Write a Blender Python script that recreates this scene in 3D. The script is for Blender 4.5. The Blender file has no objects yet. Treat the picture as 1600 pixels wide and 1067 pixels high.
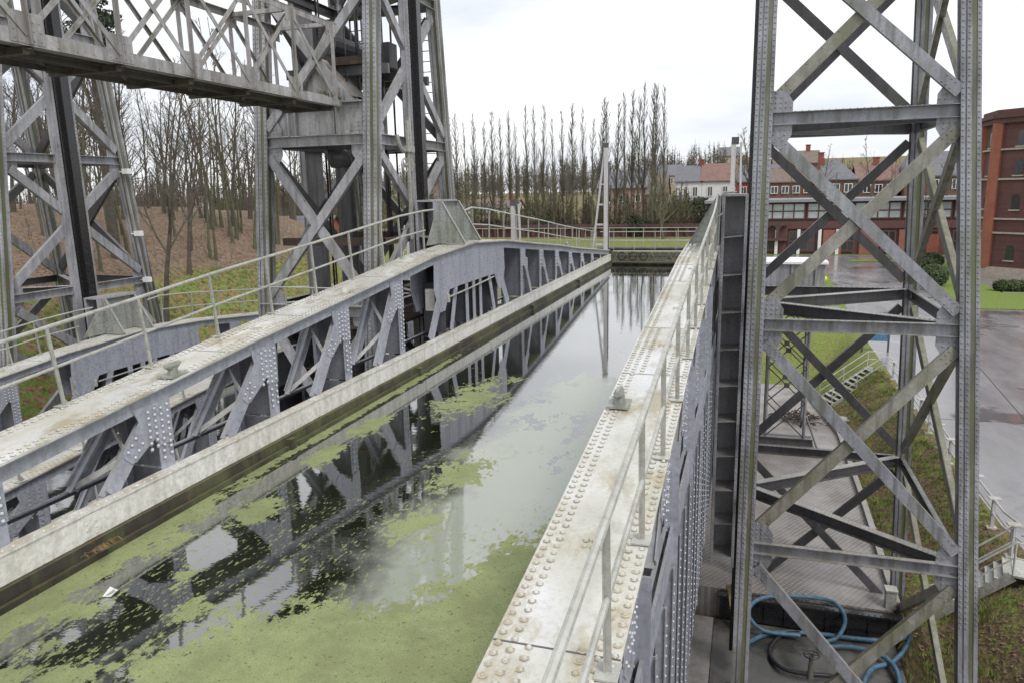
import bpy, math, random
from mathutils import Vector, Matrix, noise
random.seed(7)
S = bpy.context.scene
COL = S.collection
# ---------------------------------------------------------------- camera, world, sun, exposure
# the eye is the origin; +Y runs along the canal, Z is up (the trough water is 4.1 m below the eye)
cam = bpy.data.objects.new('camera', bpy.data.cameras.new('camera')); COL.objects.link(cam)
cam.data.sensor_width = 36; cam.data.lens = 36*1147.77/1600
cam.data.clip_start = 0.1; cam.data.clip_end = 3000
def _basis():
    f = 1147.77
    def d(x, y): return Vector((x-800, -(y-533.5), f)).normalized()
    Y = d(1170, 292); X = -d(-2860, 381); X = (X - Y*X.dot(Y)).normalized()
    Z = X.cross(Y)
    if Z.y < 0: Z = -Z
    return X, Y, Z
_X, _Y, _Z = _basis()
cam.matrix_world = Matrix(((_X[0], _X[1], -_X[2], 0), (_Y[0], _Y[1], -_Y[2], 0), (_Z[0], _Z[1], -_Z[2], 0), (0, 0, 0, 1)))
S.camera = cam
SUN_EL, SUN_AZ = math.radians(52), math.radians(130)     # azimuth measured from +Y towards +X
W = bpy.data.worlds.new('World'); S.world = W; W.use_nodes = True
nt = W.node_tree; nt.nodes.clear()
def nd(t, **k):
    n = nt.nodes.new(t)
    for a, b in k.items(): setattr(n, a, b)
    return n
wo = nd('ShaderNodeOutputWorld'); add = nd('ShaderNodeAddShader')
sky = nd('ShaderNodeTexSky', sky_type='NISHITA'); sky.sun_disc = False
sky.sun_elevation = SUN_EL; sky.sun_rotation = SUN_AZ
b1 = nd('ShaderNodeBackground'); b1.inputs[1].default_value = 0.01
b2 = nd('ShaderNodeBackground'); b2.inputs[1].default_value = 1.0
tc = nd('ShaderNodeTexCoord'); mp = nd('ShaderNodeMapping'); mp.inputs['Scale'].default_value = (1, 1, 3.2)
nz = nd('ShaderNodeTexNoise'); nz.inputs['Scale'].default_value = 2.3; nz.inputs['Detail'].default_value = 5; nz.inputs['Roughness'].default_value = .5
cr = nd('ShaderNodeValToRGB'); cr.color_ramp.elements[0].position = .36; cr.color_ramp.elements[1].position = .60
cr.color_ramp.elements[0].color = (.62, .65, .70, 1); cr.color_ramp.elements[1].color = (.93, .935, .94, 1)
L = nt.links.new
L(tc.outputs['Generated'], mp.inputs[0]); L(mp.outputs[0], nz.inputs[0]); L(nz.outputs[0], cr.inputs[0]); L(cr.outputs[0], b2.inputs[0])
L(sky.outputs[0], b1.inputs[0]); L(b1.outputs[0], add.inputs[0]); L(b2.outputs[0], add.inputs[1]); L(add.outputs[0], wo.inputs[0])
sun = bpy.data.objects.new('sun', bpy.data.lights.new('sun', 'SUN')); COL.objects.link(sun)
sun.data.energy = 1.45; sun.data.angle = math.radians(18); sun.data.color = (1, .97, .93)
sd = Vector((math.sin(SUN_AZ)*math.cos(SUN_EL), math.cos(SUN_AZ)*math.cos(SUN_EL), math.sin(SUN_EL)))
sun.rotation_euler = sd.to_track_quat('Z', 'Y').to_euler()
S.view_settings.view_transform = 'Standard'; S.view_settings.look = 'None'
S.view_settings.exposure = 0.32; S.view_settings.gamma = 1

# ---------------------------------------------------------------- materials
MAT = {}
class NT:
    def __init__(s, name):
        m = bpy.data.materials.new(name); m.use_nodes = True; s.m = m; s.t = m.node_tree; s.t.nodes.clear()
        s.out = s.n('ShaderNodeOutputMaterial'); s.p = s.n('ShaderNodeBsdfPrincipled'); s.l(s.p.outputs[0], s.out.inputs[0]); MAT[name] = m
        g = s.n('ShaderNodeNewGeometry'); s.pos = g.outputs['Position']; s.nrm = g.outputs['Normal']
    def n(s, t, **k):
        n = s.t.nodes.new(t)
        for a, b in k.items(): setattr(n, a, b)
        return n
    def l(s, a, b): s.t.links.new(a, b)
    def noise(s, sc, det=3, ro=.5, stretch=None, off=None):
        n = s.n('ShaderNodeTexNoise'); n.inputs['Scale'].default_value = sc; n.inputs['Detail'].default_value = det; n.inputs['Roughness'].default_value = ro
        v = s.pos
        if stretch or off:
            mp = s.n('ShaderNodeMapping'); mp.inputs['Scale'].default_value = stretch or (1, 1, 1)
            if off: mp.inputs['Location'].default_value = off
            s.l(v, mp.inputs[0]); v = mp.outputs[0]
        s.l(v, n.inputs[0]); return n.outputs[0]
    def ramp(s, v, stops):
        r = s.n('ShaderNodeValToRGB'); e = r.color_ramp.elements
        while len(e) < len(stops): e.new(.5)
        for i, (p, c) in enumerate(stops):
            e[i].position = p; e[i].color = (c, c, c, 1) if not isinstance(c, tuple) else c+(1,)
        s.l(v, r.inputs[0]); return r.outputs[0]
    def math(s, op, a, b=0.0, c=None, clamp=False):
        m = s.n('ShaderNodeMath', operation=op); m.use_clamp = clamp
        for i, v in enumerate((a, b, c)):
            if v is None: continue
            if isinstance(v, (int, float)): m.inputs[i].default_value = v
            else: s.l(v, m.inputs[i])
        return m.outputs[0]
    def mix(s, f, a, b, bl='MIX'):
        m = s.n('ShaderNodeMix', data_type='RGBA', blend_type=bl)
        for i, v in ((0, f), (6, a), (7, b)):
            if isinstance(v, (int, float)): m.inputs[i].default_value = v
            elif isinstance(v, tuple): m.inputs[i].default_value = v+(1,)
            else: s.l(v, m.inputs[i])
        return m.outputs[2]
    def sep(s, v):
        x = s.n('ShaderNodeSeparateXYZ'); s.l(v, x.inputs[0]); return x.outputs
    def bump(s, h, st=.3, d=.02):
        b = s.n('ShaderNodeBump'); b.inputs['Strength'].default_value = st; b.inputs['Distance'].default_value = d
        s.l(h, b.inputs['Height']); s.l(b.outputs[0], s.p.inputs['Normal']); return b
    def fin(s, col, rough=.5, metal=0.0, spec=None):
        for nm, v in (('Base Color', col), ('Roughness', rough), ('Metallic', metal), ('Specular IOR Level', spec)):
            if v is None: continue
            if isinstance(v, (int, float)): s.p.inputs[nm].default_value = v
            elif isinstance(v, tuple): s.p.inputs[nm].default_value = v+(1,)
            else: s.l(v, s.p.inputs[nm])
        return s.m
def steel(name, c1, c2, moss=.3, rust=.12, dirt=.35, rough=.42, top=(.30, .27, .17)):
    s = NT(name)
    big = s.noise(.9, 4, .6); fine = s.noise(14, 4, .65); streak = s.noise(6, 4, .6, stretch=(1, 1, .10))
    col = s.mix(s.ramp(big, [(.35, 0.), (.68, 1.)]), c1, c2)
    col = s.mix(s.math('MULTIPLY', s.ramp(streak, [(.46, 0.), (.64, 1.)]), dirt*.8), col, (c1[0]*.27, c1[1]*.26, c1[2]*.23))
    col = s.mix(s.math('MULTIPLY', s.ramp(fine, [(.40, 1.), (.58, 0.)]), .35), col, (c1[0]*.42, c1[1]*.4, c1[2]*.36))
    nz = s.sep(s.nrm)[2]
    up = s.math('MULTIPLY', s.ramp(nz, [(.25, 0.), (.8, 1.)]), s.ramp(s.noise(2.2, 5, .65), [(.34, .05), (.66, 1.)]))
    col = s.mix(s.math('MULTIPLY', up, .75), col, top)
    mn = s.math('MULTIPLY', s.ramp(s.noise(1.3, 6, .72, stretch=(1, 1, .35), off=(3, 8, 1)), [(.60-.25*moss, 0.), (.80-.22*moss, 1.)]), min(1, moss*1.6))
    col = s.mix(mn, col, (.105, .115, .045))
    rn = s.math('MULTIPLY', s.ramp(s.noise(3.4, 6, .7, off=(9, 2, 5)), [(.63, 0.), (.70, 1.)]), rust*4, clamp=True)
    col = s.mix(rn, col, (.14, .062, .03))
    s.bump(s.math('ADD', s.math('MULTIPLY', fine, .5), s.math('MULTIPLY', mn, .6)), .35, .006)
    return s.fin(col, s.ramp(fine, [(.3, rough-.16), (.7, rough+.12)]), 0.0, .65)
steel('tower_paint', (.46, .46, .495), (.27, .272, .30), .36, .16, .8, top=(.30, .29, .27))
steel('tower_paint_dark', (.12, .115, .13), (.06, .058, .065), .25, .10, .6, top=(.22, .21, .18))  # darkened tower paint: shade of rear and inner members put into the colour
steel('tower_paint_right', (.335, .34, .385), (.20, .205, .235), .42, .16, .9)  # darker variant of the tower paint for the right-hand tower
steel('leg_moss', (.20, .19, .15), (.10, .10, .055), .9, .05, .9)
steel('tower_mossy', (.30, .29, .26), (.15, .145, .11), .48, .05, .95, top=(.2, .2, .1))
steel('trough_paint', (.42, .435, .50), (.345, .36, .425), .08, .04, .35, .38, top=(.26, .25, .2))
steel('trough_dark', (.10, .10, .12), (.065, .065, .08), .1, .05, .4, top=(.16, .15, .12))  # near-black copy of the trough paint; shade inside the trusses put in colour
steel('column_paint', (.48, .48, .53), (.36, .36, .40), .1, .15, .5)
steel('web_paint', (.24, .25, .295), (.17, .18, .215), .08, .04, .4)
steel('lacing_paint', (.62, .61, .61), (.50, .49, .48), .05, .03, .25)
steel('galvanised', (.46, .46, .43), (.36, .36, .32), .3, .03, .3, .3, top=(.52, .52, .46))
steel('beam_white', (.84, .83, .79), (.74, .72, .66), .2, .08, .35, .4, top=(.42, .37, .26))
steel('moss_timber', (.055, .046, .034), (.028, .025, .02), .66, .25, .6, .7, top=(.13, .11, .035))
steel('black_rail', (.022, .02, .022), (.026, .024, .026), .0, .02, .2, .25, top=(.05, .05, .05))
steel('shoe_paint', (.40, .41, .40), (.30, .32, .29), .42, .04, .5, .35, top=(.2, .2, .1))
steel('bridge_paint', (.46, .445, .455), (.29, .275, .27), .34, .25, .9, top=(.26, .22, .16))
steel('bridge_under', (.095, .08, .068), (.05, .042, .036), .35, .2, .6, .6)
# wet chord plate
s = NT('chord_plate')
blot = s.noise(.8, 6, .66, stretch=(1, .55, 1)); fine = s.noise(26, 4, .6); rus = s.noise(2.1, 6, .72, stretch=(1, .5, 1), off=(4, 1, 9))
col = s.mix(s.ramp(blot, [(.36, 0.), (.62, 1.)]), (.50, .485, .41), (.68, .68, .665))
col = s.mix(s.math('MULTIPLY', s.ramp(rus, [(.50, 0.), (.64, 1.)]), .8), col, (.34, .28, .15))
col = s.mix(s.math('MULTIPLY', s.ramp(s.noise(1.6, 6, .7, off=(7, 7, 2)), [(.56, 0.), (.72, 1.)]), .35), col, (.22, .225, .10))
col = s.mix(s.math('MULTIPLY', s.ramp(fine, [(.35, 1.), (.5, 0.)]), .22), col, (.30, .27, .20))
s.bump(fine, .15, .004)
s.fin(col, s.ramp(blot, [(.36, .50), (.56, .10)]), 0, .75)
def simple(name, col, rough=.6, var=.25, sc=6, metal=0, bump=.2, spec=.5):
    s = NT(name); n = s.noise(sc, 5, .65)
    c = s.mix(s.ramp(n, [(.3, 0.), (.7, 1.)]), tuple(v*(1-var) for v in col), tuple(min(1, v*(1+var)) for v in col))
    s.bump(n, bump, .02); return s.fin(c, rough, metal, spec)
simple('hose_blue', (.085, .17, .25), .5, .45, 7); simple('hose_black', (.03, .025, .03), .4)
simple('bark', (.09, .078, .06), .9, .4, 5, bump=.6); simple('bark_green', (.10, .10, .06), .9, .35, 4, bump=.5)
simple('twig', (.10, .080, .062), .9, .3, 2); simple('twig_pale', (.125, .11, .088), .9, .3, 2); simple('twig_poplar', (.135, .12, .10), .9, .3, 2); simple('twig_green', (.135, .128, .075), .9, .3, 2)
simple('needles', (.035, .05, .028), .8, .4, 3); simple('hedge_leaf', (.06, .085, .03), .8, .5, 5, bump=.6)
simple('scrub', (.085, .062, .045), .9, .4, 2); simple('dark_scrub', (.045, .055, .028), .9, .4, 2)
simple('timber', (.085, .06, .048), .75, .35, 5); simple('pale_timber', (.27, .23, .12), .7, .3, 7)
simple('render_white', (.74, .74, .72), .8, .06, 1.5); simple('render_pink', (.42, .27, .21), .85, .15, 1.5); simple('render_cream', (.50, .43, .31), .85, .15, 1.5)
simple('red_render', (.36, .055, .06), .7, .15, 2); simple('orange_panel', (.28, .115, .085), .6, .1, 2)
simple('glass_dark', (.03, .035, .04), .12, .2, 3, spec=.8); simple('glass_pale', (.42, .47, .47), .2, .25, .5, spec=.8)
simple('window_white', (.75, .75, .73), .5, .05); simple('roof_red', (.21, .125, .105), .75, .25, 2); simple('roof_slate', (.15, .15, .165), .55, .25, 2)
simple('roof_brown', (.175, .135, .115), .75, .25, 2); simple('stone_band', (.42, .36, .30), .8, .2, 3); simple('fascia_grey', (.26, .27, .29), .5, .1, 2)
simple('white_plastic', (.80, .80, .78), .35, .05); simple('sign_blue', (.07, .20, .33), .4, .4, 9); simple('sign_grey', (.22, .24, .26), .4, .1)
simple('yellow_paint', (.75, .62, .04), .5, .1); simple('fence_red', (.095, .052, .046), .8, .3, 3); simple('blue_paint', (.03, .18, .5), .5, .1)
simple('cloth_blue', (.10, .16, .28), .8, .2); simple('skin', (.45, .28, .2), .6, .1); simple('hull_white', (.75, .76, .76), .4, .1); simple('hull_blue', (.05, .22, .42), .4, .1)
simple('dead_grass', (.26, .18, .09), .9, .35, 9); simple('litter_white', (.7, .7, .66), .6, .1); simple('green_lamp', (.10, .28, .16), .4, .2)
simple('blade', (.16, .21, .045), .8, .4, 4); simple('leaf_brown', (.20, .13, .08), .8, .5, 9); simple('leaf_red', (.21, .145, .10), .8, .5, 9); simple('rivet_grime_shade', (.40, .35, .26), .7, .5, 9); simple('rivet_highlight_paint', (.60, .61, .66), .25, .1, 5); simple('rivet_shadow_paint', (.25, .26, .29), .5, .2, 6); simple('concrete', (.33, .31, .29), .75, .25, 2.5); simple('mossy_wall', (.12, .115, .075), .85, .5, 2.0)
def brick(name, c1, c2, mortar, sc=1.0):
    s = NT(name); b = s.n('ShaderNodeTexBrick'); b.inputs['Scale'].default_value = 4*sc; b.inputs['Mortar Size'].default_value = .018
    b.inputs['Color1'].default_value = c1+(1,); b.inputs['Color2'].default_value = c2+(1,); b.inputs['Mortar'].default_value = mortar+(1,)
    p = s.sep(s.pos); c = s.n('ShaderNodeCombineXYZ'); s.l(s.math('ADD', p[0], p[1]), c.inputs[0]); s.l(p[2], c.inputs[1]); s.l(c.outputs[0], b.inputs[0])
    n = s.noise(1.2, 5, .6); col = s.mix(s.math('MULTIPLY', s.ramp(n, [(.4, 0.), (.7, 1.)]), .45), b.outputs[0], tuple(v*.55 for v in c1))
    s.bump(b.outputs[1], -.3, .01); return s.fin(col, .85)
brick('brick_red', (.30, .075, .05), (.23, .055, .04), (.24, .15, .12)); brick('brick_brown', (.235, .12, .085), (.19, .095, .07), (.22, .16, .12))
brick('brick_dark', (.15, .065, .06), (.105, .048, .045), (.14, .09, .08)); brick('brick_orange', (.37, .12, .075), (.30, .10, .06), (.3, .16, .12))
# ground: grass / leaf litter / soil mixed by painted weights (what grows where)
s = NT('ground_cover')
at = s.n('ShaderNodeAttribute', attribute_name='cover'); cx = s.sep(at.outputs['Color'])
n1 = s.noise(1.1, 6, .7); n2 = s.noise(9, 5, .7); n3 = s.noise(.35, 4, .6, off=(5, 3, 1)); v = s.n('ShaderNodeTexVoronoi'); v.inputs['Scale'].default_value = 6; s.l(s.pos, v.inputs[0])
grass = s.mix(s.ramp(n2, [(.3, 0.), (.7, 1.)]), (.085, .135, .025), (.23, .31, .065))
litg = s.mix(v.outputs[1], (.13, .07, .04), (.34, .19, .12)) if False else s.mix(s.ramp(v.outputs[1], [(.1, 0.), (.9, 1.)]), (.14, .075, .045), (.36, .20, .13))
grass = s.mix(s.math('MULTIPLY', s.math('MULTIPLY', s.ramp(s.noise(2.6, 6, .75, off=(1, 1, 4)), [(.46, 0.), (.56, 1.)]), .85), s.math('ADD', cx[2], .12), clamp=True), grass, litg)
lit = s.mix(s.ramp(v.outputs[1], [(.1, 0.), (.9, 1.)]), (.12, .082, .055), (.27, .19, .135))
lit = s.mix(s.math('MULTIPLY', s.ramp(n1, [(.56, 0.), (.68, 1.)]), .6), lit, (.12, .13, .035))
soil = s.mix(s.ramp(n2, [(.35, 0.), (.65, 1.)]), (.09, .062, .042), (.27, .18, .11))
soil = s.mix(s.ramp(n1, [(.50, 0.), (.60, 1.)]), soil, (.20, .24, .05))
wl = s.ramp(s.math('ADD', cx[0], s.math('MULTIPLY', s.math('SUBTRACT', n1, .5), 1.1)), [(.40, 0.), (.60, 1.)])
ws = s.ramp(s.math('ADD', cx[1], s.math('MULTIPLY', s.math('SUBTRACT', n1, .5), 1.1)), [(.40, 0.), (.60, 1.)])
col = s.mix(ws, s.mix(wl, grass, lit), soil)
s.bump(s.math('ADD', n2, v.outputs[0]), .8, .08); s.fin(col, .9, 0, .3)
# wet asphalt
s = NT('asphalt'); n1 = s.noise(.5, 6, .65, stretch=(1, .35, 1)); n2 = s.noise(30, 3, .6); n3 = s.noise(.22, 5, .6, off=(2, 7, 0))
col = s.mix(s.ramp(n1, [(.3, 0.), (.7, 1.)]), (.165, .16, .165), (.265, .26, .27))
pud = s.ramp(n3, [(.56, 0.), (.60, 1.)])
col = s.mix(s.math('MULTIPLY', pud, .6), col, (.09, .08, .08)); s.bump(s.math('MULTIPLY', n2, s.math('SUBTRACT', 1., pud)), .2, .01)
s.fin(col, s.mix(pud, s.ramp(n1, [(.3, .14), (.7, .30)]), (.05, .05, .05)), 0, .7)
# cobbled paving
s = NT('paving'); mp = s.n('ShaderNodeMapping'); mp.inputs['Rotation'].default_value = (0, 0, math.radians(32)); s.l(s.pos, mp.inputs[0])
b = s.n('ShaderNodeTexBrick'); b.inputs['Scale'].default_value = 1.0; b.inputs['Mortar Size'].default_value = .028; b.inputs['Row Height'].default_value = .13; b.inputs['Brick Width'].default_value = .15; b.offset = 0.0
b.inputs['Color1'].default_value = (.33, .295, .275, 1); b.inputs['Color2'].default_value = (.25, .23, .215, 1); b.inputs['Mortar'].default_value = (.15, .135, .12, 1); s.l(mp.outputs[0], b.inputs[0])
n1 = s.noise(.7, 5, .6); n2 = s.noise(18, 4, .6); col = s.mix(s.ramp(n1, [(.40, 0.), (.70, .75)]), b.outputs[0], (.33, .31, .295))
col = s.mix(s.math('MULTIPLY', s.ramp(n2, [(.6, 0.), (.75, 1.)]), .4), col, (.2, .17, .12)); s.bump(b.outputs[1], -.4, .02); s.fin(col, s.ramp(n1, [(.3, .6), (.7, .3)]), 0, .5)
# wet pit floor
s = NT('pit_floor'); n1 = s.noise(.8, 6, .65); n2 = s.noise(20, 4, .6)
col = s.mix(s.ramp(n1, [(.4, 0.), (.6, 1.)]), (.06, .058, .05), (.17, .16, .15)); s.bump(n2, .2, .01); s.fin(col, s.ramp(n1, [(.35, .12), (.6, .5)]), 0, .6)
# canal water with duckweed: floating patches lie where they lie on the water
def water_mat(name, rafts):
    s = NT(name); p = s.sep(s.pos); dist = s.noise(1.1, 5, .65); spk = s.noise(11, 4, .6, stretch=(1.5, .7, 1)); spk2 = s.noise(3.0, 6, .72, stretch=(1, .8, 1), off=(3, 1, 0))
    big = s.noise(.55, 5, .62, off=(11, 3, 0))
    f = None
    for (x, y, rx, ry, a) in rafts:
        dx = s.math('DIVIDE', s.math('SUBTRACT', p[0], x), rx); dy = s.math('DIVIDE', s.math('SUBTRACT', p[1], y), ry)
        q = s.math('SQRT', s.math('ADD', s.math('MULTIPLY', dx, dx), s.math('MULTIPLY', dy, dy)))
        g = s.math('MULTIPLY', s.math('SUBTRACT', 1.35, q), a)
        f = g if f is None else s.math('MAXIMUM', f, g)
    f = s.math('MAXIMUM', f, 0.)
    f = s.math('ADD', f, s.math('MULTIPLY', s.math('SUBTRACT', spk2, .5), 2.1)); f = s.math('ADD', f, s.math('MULTIPLY', s.math('SUBTRACT', spk, .5), 1.0))
    dense = s.ramp(f, [(.44, 0.), (.53, 1.)])
    specks = s.math('MULTIPLY', s.ramp(s.noise(17, 3, .6, stretch=(1.6, .6, 1), off=(1, 5, 2)), [(.60, 0.), (.62, 1.)]), s.ramp(s.math('ADD', s.math('MULTIPLY', p[1], -.05), big), [(-.12, 0.), (.12, 1.)]))
    dense = s.math('MAXIMUM', dense, s.math('MULTIPLY', specks, .85))
    # thin drifting skin on the open side, whitened to stand in for reflected sky
    film_sky = s.ramp(s.math('ADD', s.math('MULTIPLY', s.math('ADD', p[0], 4.3), .40), s.math('SUBTRACT', big, .5)), [(0., 0.), (.25, 1.)])
    film_sky = s.math('MULTIPLY', film_sky, s.ramp(s.math('ADD', s.math('MULTIPLY', p[1], -.036), s.math('MULTIPLY', s.noise(.9, 6, .7, stretch=(1, .5, 1)), 1.0)), [(-.42, 0.), (-.10, 1.)]))
    n2 = s.noise(60, 2, .6)
    wd = s.mix(s.ramp(n2, [(.3, 0.), (.7, 1.)]), (.20, .235, .095), (.35, .385, .19))
    wd = s.mix(s.math('MULTIPLY', s.ramp(s.noise(1.7, 6, .7, off=(5, 5, 5)), [(.4, 0.), (.62, 1.)]), .55), wd, (.16, .175, .085)); wd = s.mix(s.math('MULTIPLY', s.ramp(s.noise(24, 3, .6, off=(0, 9, 0)), [(.62, 0.), (.66, 1.)]), .6), wd, (.06, .07, .03))
    weed = s.n('ShaderNodeBsdfPrincipled'); s.l(wd, weed.inputs['Base Color']); weed.inputs['Roughness'].default_value = .75; weed.inputs['Specular IOR Level'].default_value = .3
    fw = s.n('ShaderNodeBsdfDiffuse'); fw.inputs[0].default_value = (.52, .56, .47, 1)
    deep = s.n('ShaderNodeBsdfDiffuse'); deep.inputs[0].default_value = (.012, .016, .007, 1)
    gl = s.n('ShaderNodeBsdfGlossy'); gl.inputs['Roughness'].default_value = .03; gl.inputs[0].default_value = (1, 1, 1, 1)
    rip = s.noise(5.5, 3, .55, stretch=(.6, 1.6, 1)); b = s.n('ShaderNodeBump'); b.inputs['Strength'].default_value = .03; b.inputs['Distance'].default_value = .03; s.l(rip, b.inputs['Height'])
    s.l(b.outputs[0], gl.inputs['Normal'])
    fr = s.n('ShaderNodeFresnel'); fr.inputs[0].default_value = 1.75
    fac = s.math('MINIMUM', s.math('ADD', s.math('MULTIPLY', fr.outputs[0], 1.0), .19), .96)
    m1 = s.n('ShaderNodeMixShader'); s.l(fac, m1.inputs[0]); s.l(deep.outputs[0], m1.inputs[1]); s.l(gl.outputs[0], m1.inputs[2])
    m2 = s.n('ShaderNodeMixShader'); s.l(s.math('MULTIPLY', film_sky, .52), m2.inputs[0]); s.l(m1.outputs[0], m2.inputs[1]); s.l(fw.outputs[0], m2.inputs[2])
    m3 = s.n('ShaderNodeMixShader'); s.l(dense, m3.inputs[0]); s.l(m2.outputs[0], m3.inputs[1]); s.l(weed.outputs[0], m3.inputs[2]); s.l(m3.outputs[0], s.out.inputs[0])
RAFTS = [(-6.98, 5.0, .33, 4.4, 1.15), (-6.98, 12, .16, 7, .8), (-3.1, 4.6, 1.9, 1.45, 1.5), (-1.5, 6.3, 1.5, 1.9, 1.5), (-2.0, 3.0, 3.0, 1.8, 1.6), (-7.0, 5.4, .12, 2.6, .85), (-6.95, 13.0, .16, 6.0, .55), (-6.1, 7.7, .36, .62, .85), (-6.35, 9.8, .30, .7, .9), (-6.4, 11.4, .32, .9, .85),
         (-5.8, 6.0, .25, .45, .62), (-5.3, 5.5, .3, .35, .65), (-3.9, 7.9, .5, .6, .72), (-5.2, 13.6, .9, 2.2, .56), (-3.9, 9.6, .6, 1.4, .52), (-4.9, 4.6, .6, .4, .62), (-6.4, 5.2, .4, .6, .58), (-5.8, 4.2, .9, .8, .56), (-6.6, 6.6, .3, 1.2, .56)]
water_mat('trough_water', RAFTS)
water_mat('far_water', [(-16, 8, .5, .5, .3)])

# ---------------------------------------------------------------- mesh helpers
_s6 = [(math.cos(a*math.pi/3), math.sin(a*math.pi/3)) for a in range(6)]
class MB:
    def __init__(s): s.V = []; s.F = []; s.I = []; s.mi = 0
    def mat(s, i): s.mi = i; return s
    def add(s, vs, fs):
        o = len(s.V); s.V.extend(vs); s.F.extend([tuple(i+o for i in f) for f in fs]); s.I.extend([s.mi]*len(fs)); return s
    def box(s, a, b):
        x0, y0, z0 = [min(a[i], b[i]) for i in range(3)]; x1, y1, z1 = [max(a[i], b[i]) for i in range(3)]
        return s.add([(x0, y0, z0), (x1, y0, z0), (x1, y1, z0), (x0, y1, z0), (x0, y0, z1), (x1, y0, z1), (x1, y1, z1), (x0, y1, z1)],
                     [(0, 3, 2, 1), (4, 5, 6, 7), (0, 1, 5, 4), (1, 2, 6, 5), (2, 3, 7, 6), (3, 0, 4, 7)])
    def bar(s, p, q, w, h, up=(0, 0, 1), off=(0, 0)):
        p = Vector(p); q = Vector(q); d = (q-p).normalized(); u = Vector(up); u = (u-d*u.dot(d)).normalized(); sd = d.cross(u)
        vs = []
        for e in (p, q):
            c = e + sd*off[0] + u*off[1]
            for a, b in ((-1, -1), (1, -1), (1, 1), (-1, 1)): vs.append(tuple(c+sd*(a*w/2)+u*(b*h/2)))
        return s.add(vs, [(0, 1, 2, 3), (7, 6, 5, 4), (0, 4, 5, 1), (1, 5, 6, 2), (2, 6, 7, 3), (3, 7, 4, 0)])
    def prism(s, pts, n, t):
        pts = [Vector(p) for p in pts]; n = Vector(n).normalized(); k = len(pts)
        a = [tuple(p-n*t/2) for p in pts]; b = [tuple(p+n*t/2) for p in pts]
        return s.add(a+b, [tuple(range(k))[::-1], tuple(range(k, 2*k))]+[(i, (i+1) % k, k+(i+1) % k, k+i) for i in range(k)])
    def tube(s, pts, r, n=8, cap=True):
        pts = [Vector(p) for p in pts]; rs = r if isinstance(r, (list, tuple)) else [r]*len(pts); vs = []; prev = None
        for i, p in enumerate(pts):
            d = (pts[min(i+1, len(pts)-1)]-pts[max(i-1, 0)])
            d = d.normalized() if d.length > 1e-9 else Vector((0, 0, 1))
            if prev is None:
                u = d.orthogonal().normalized()
            else:
                u = (prev-d*prev.dot(d)); u = u.normalized() if u.length > 1e-6 else d.orthogonal().normalized()
            prev = u; w = d.cross(u)
            for k in range(n):
                a = 2*math.pi*k/n; vs.append(tuple(p+(u*math.cos(a)+w*math.sin(a))*rs[i]))
        fs = [(i*n+k, i*n+(k+1) % n, (i+1)*n+(k+1) % n, (i+1)*n+k) for i in range(len(pts)-1) for k in range(n)]
        if cap: fs += [tuple(range(n))[::-1], tuple((len(pts)-1)*n+k for k in range(n))]
        return s.add(vs, fs)
    def rivets(s, pts, n, r=.026, flat=.8, ring=None, head=None):
        keep = s.mi
        n = Vector(n).normalized(); u = n.orthogonal().normalized(); w = n.cross(u)
        tmpl = [u*(c*r)+w*(q*r)-n*(.002) for c, q in _s6]+[u*(c*r*.72)+w*(q*r*.72)+n*(r*flat*.7) for c, q in _s6]+[n*(r*flat)]
        fs = [(k, (k+1) % 6, 6+(k+1) % 6, 6+k) for k in range(6)]+[(6+k, 6+(k+1) % 6, 12) for k in range(6)]
        for p in pts:
            p = Vector(p)
            if head is not None: s.mi = head
            s.add([tuple(p+t) for t in tmpl], fs)
            if ring is not None:
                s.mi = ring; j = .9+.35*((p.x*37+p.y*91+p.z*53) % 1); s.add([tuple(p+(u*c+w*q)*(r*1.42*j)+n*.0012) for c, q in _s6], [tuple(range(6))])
        s.mi = keep
        return s
    def rline(s, p, q, pitch, n, r=.026, shift=0):
        p = Vector(p); q = Vector(q); L_ = (q-p).length; k = max(1, int(L_/pitch)); d = (q-p)/L_
        return s.rivets([p+d*(pitch*(i+.5)+shift) for i in range(k) if pitch*(i+.5)+shift < L_], n, r)
    def lattice(s, a, b): return s
    def build(s, name, mats, parent=None, label=None, smooth=False):
        me = bpy.data.meshes.new(name); me.from_pydata(s.V, [], s.F)
        if isinstance(mats, str): mats = [mats]
        for m in mats: me.materials.append(MAT[m])
        if len(mats) > 1: me.polygons.foreach_set('material_index', s.I)
        if smooth: me.polygons.foreach_set('use_smooth', [True]*len(s.F))
        o = bpy.data.objects.new(name, me); COL.objects.link(o)
        if parent is not None:
            o.parent = parent; r = Vector((0, 0, 0)); q = parent
            while q is not None: r += q.location; q = q.parent
            o.location = -r
        if label: o['label'] = label
        return o
def tag(o, label=None, cat=None, group=None, kind=None):
    if label: o['label'] = label
    if cat: o['category'] = cat
    if group: o['group'] = group
    if kind: o['kind'] = kind
    return o
def thing(name, loc, label, cat, group=None):
    o = bpy.data.objects.new(name, None); o.location = loc; o.empty_display_size = .5; COL.objects.link(o); return tag(o, label, cat, group)
def copy_tree(o, parent=None):
    c = o.copy(); COL.objects.link(c); c.parent = parent
    for ch in list(o.children): copy_tree(ch, c)
    return c
def lerp(a, b, t): return a+(b-a)*t
def sm(t): t = max(0., min(1., t)); return t*t*(3-2*t)

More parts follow.
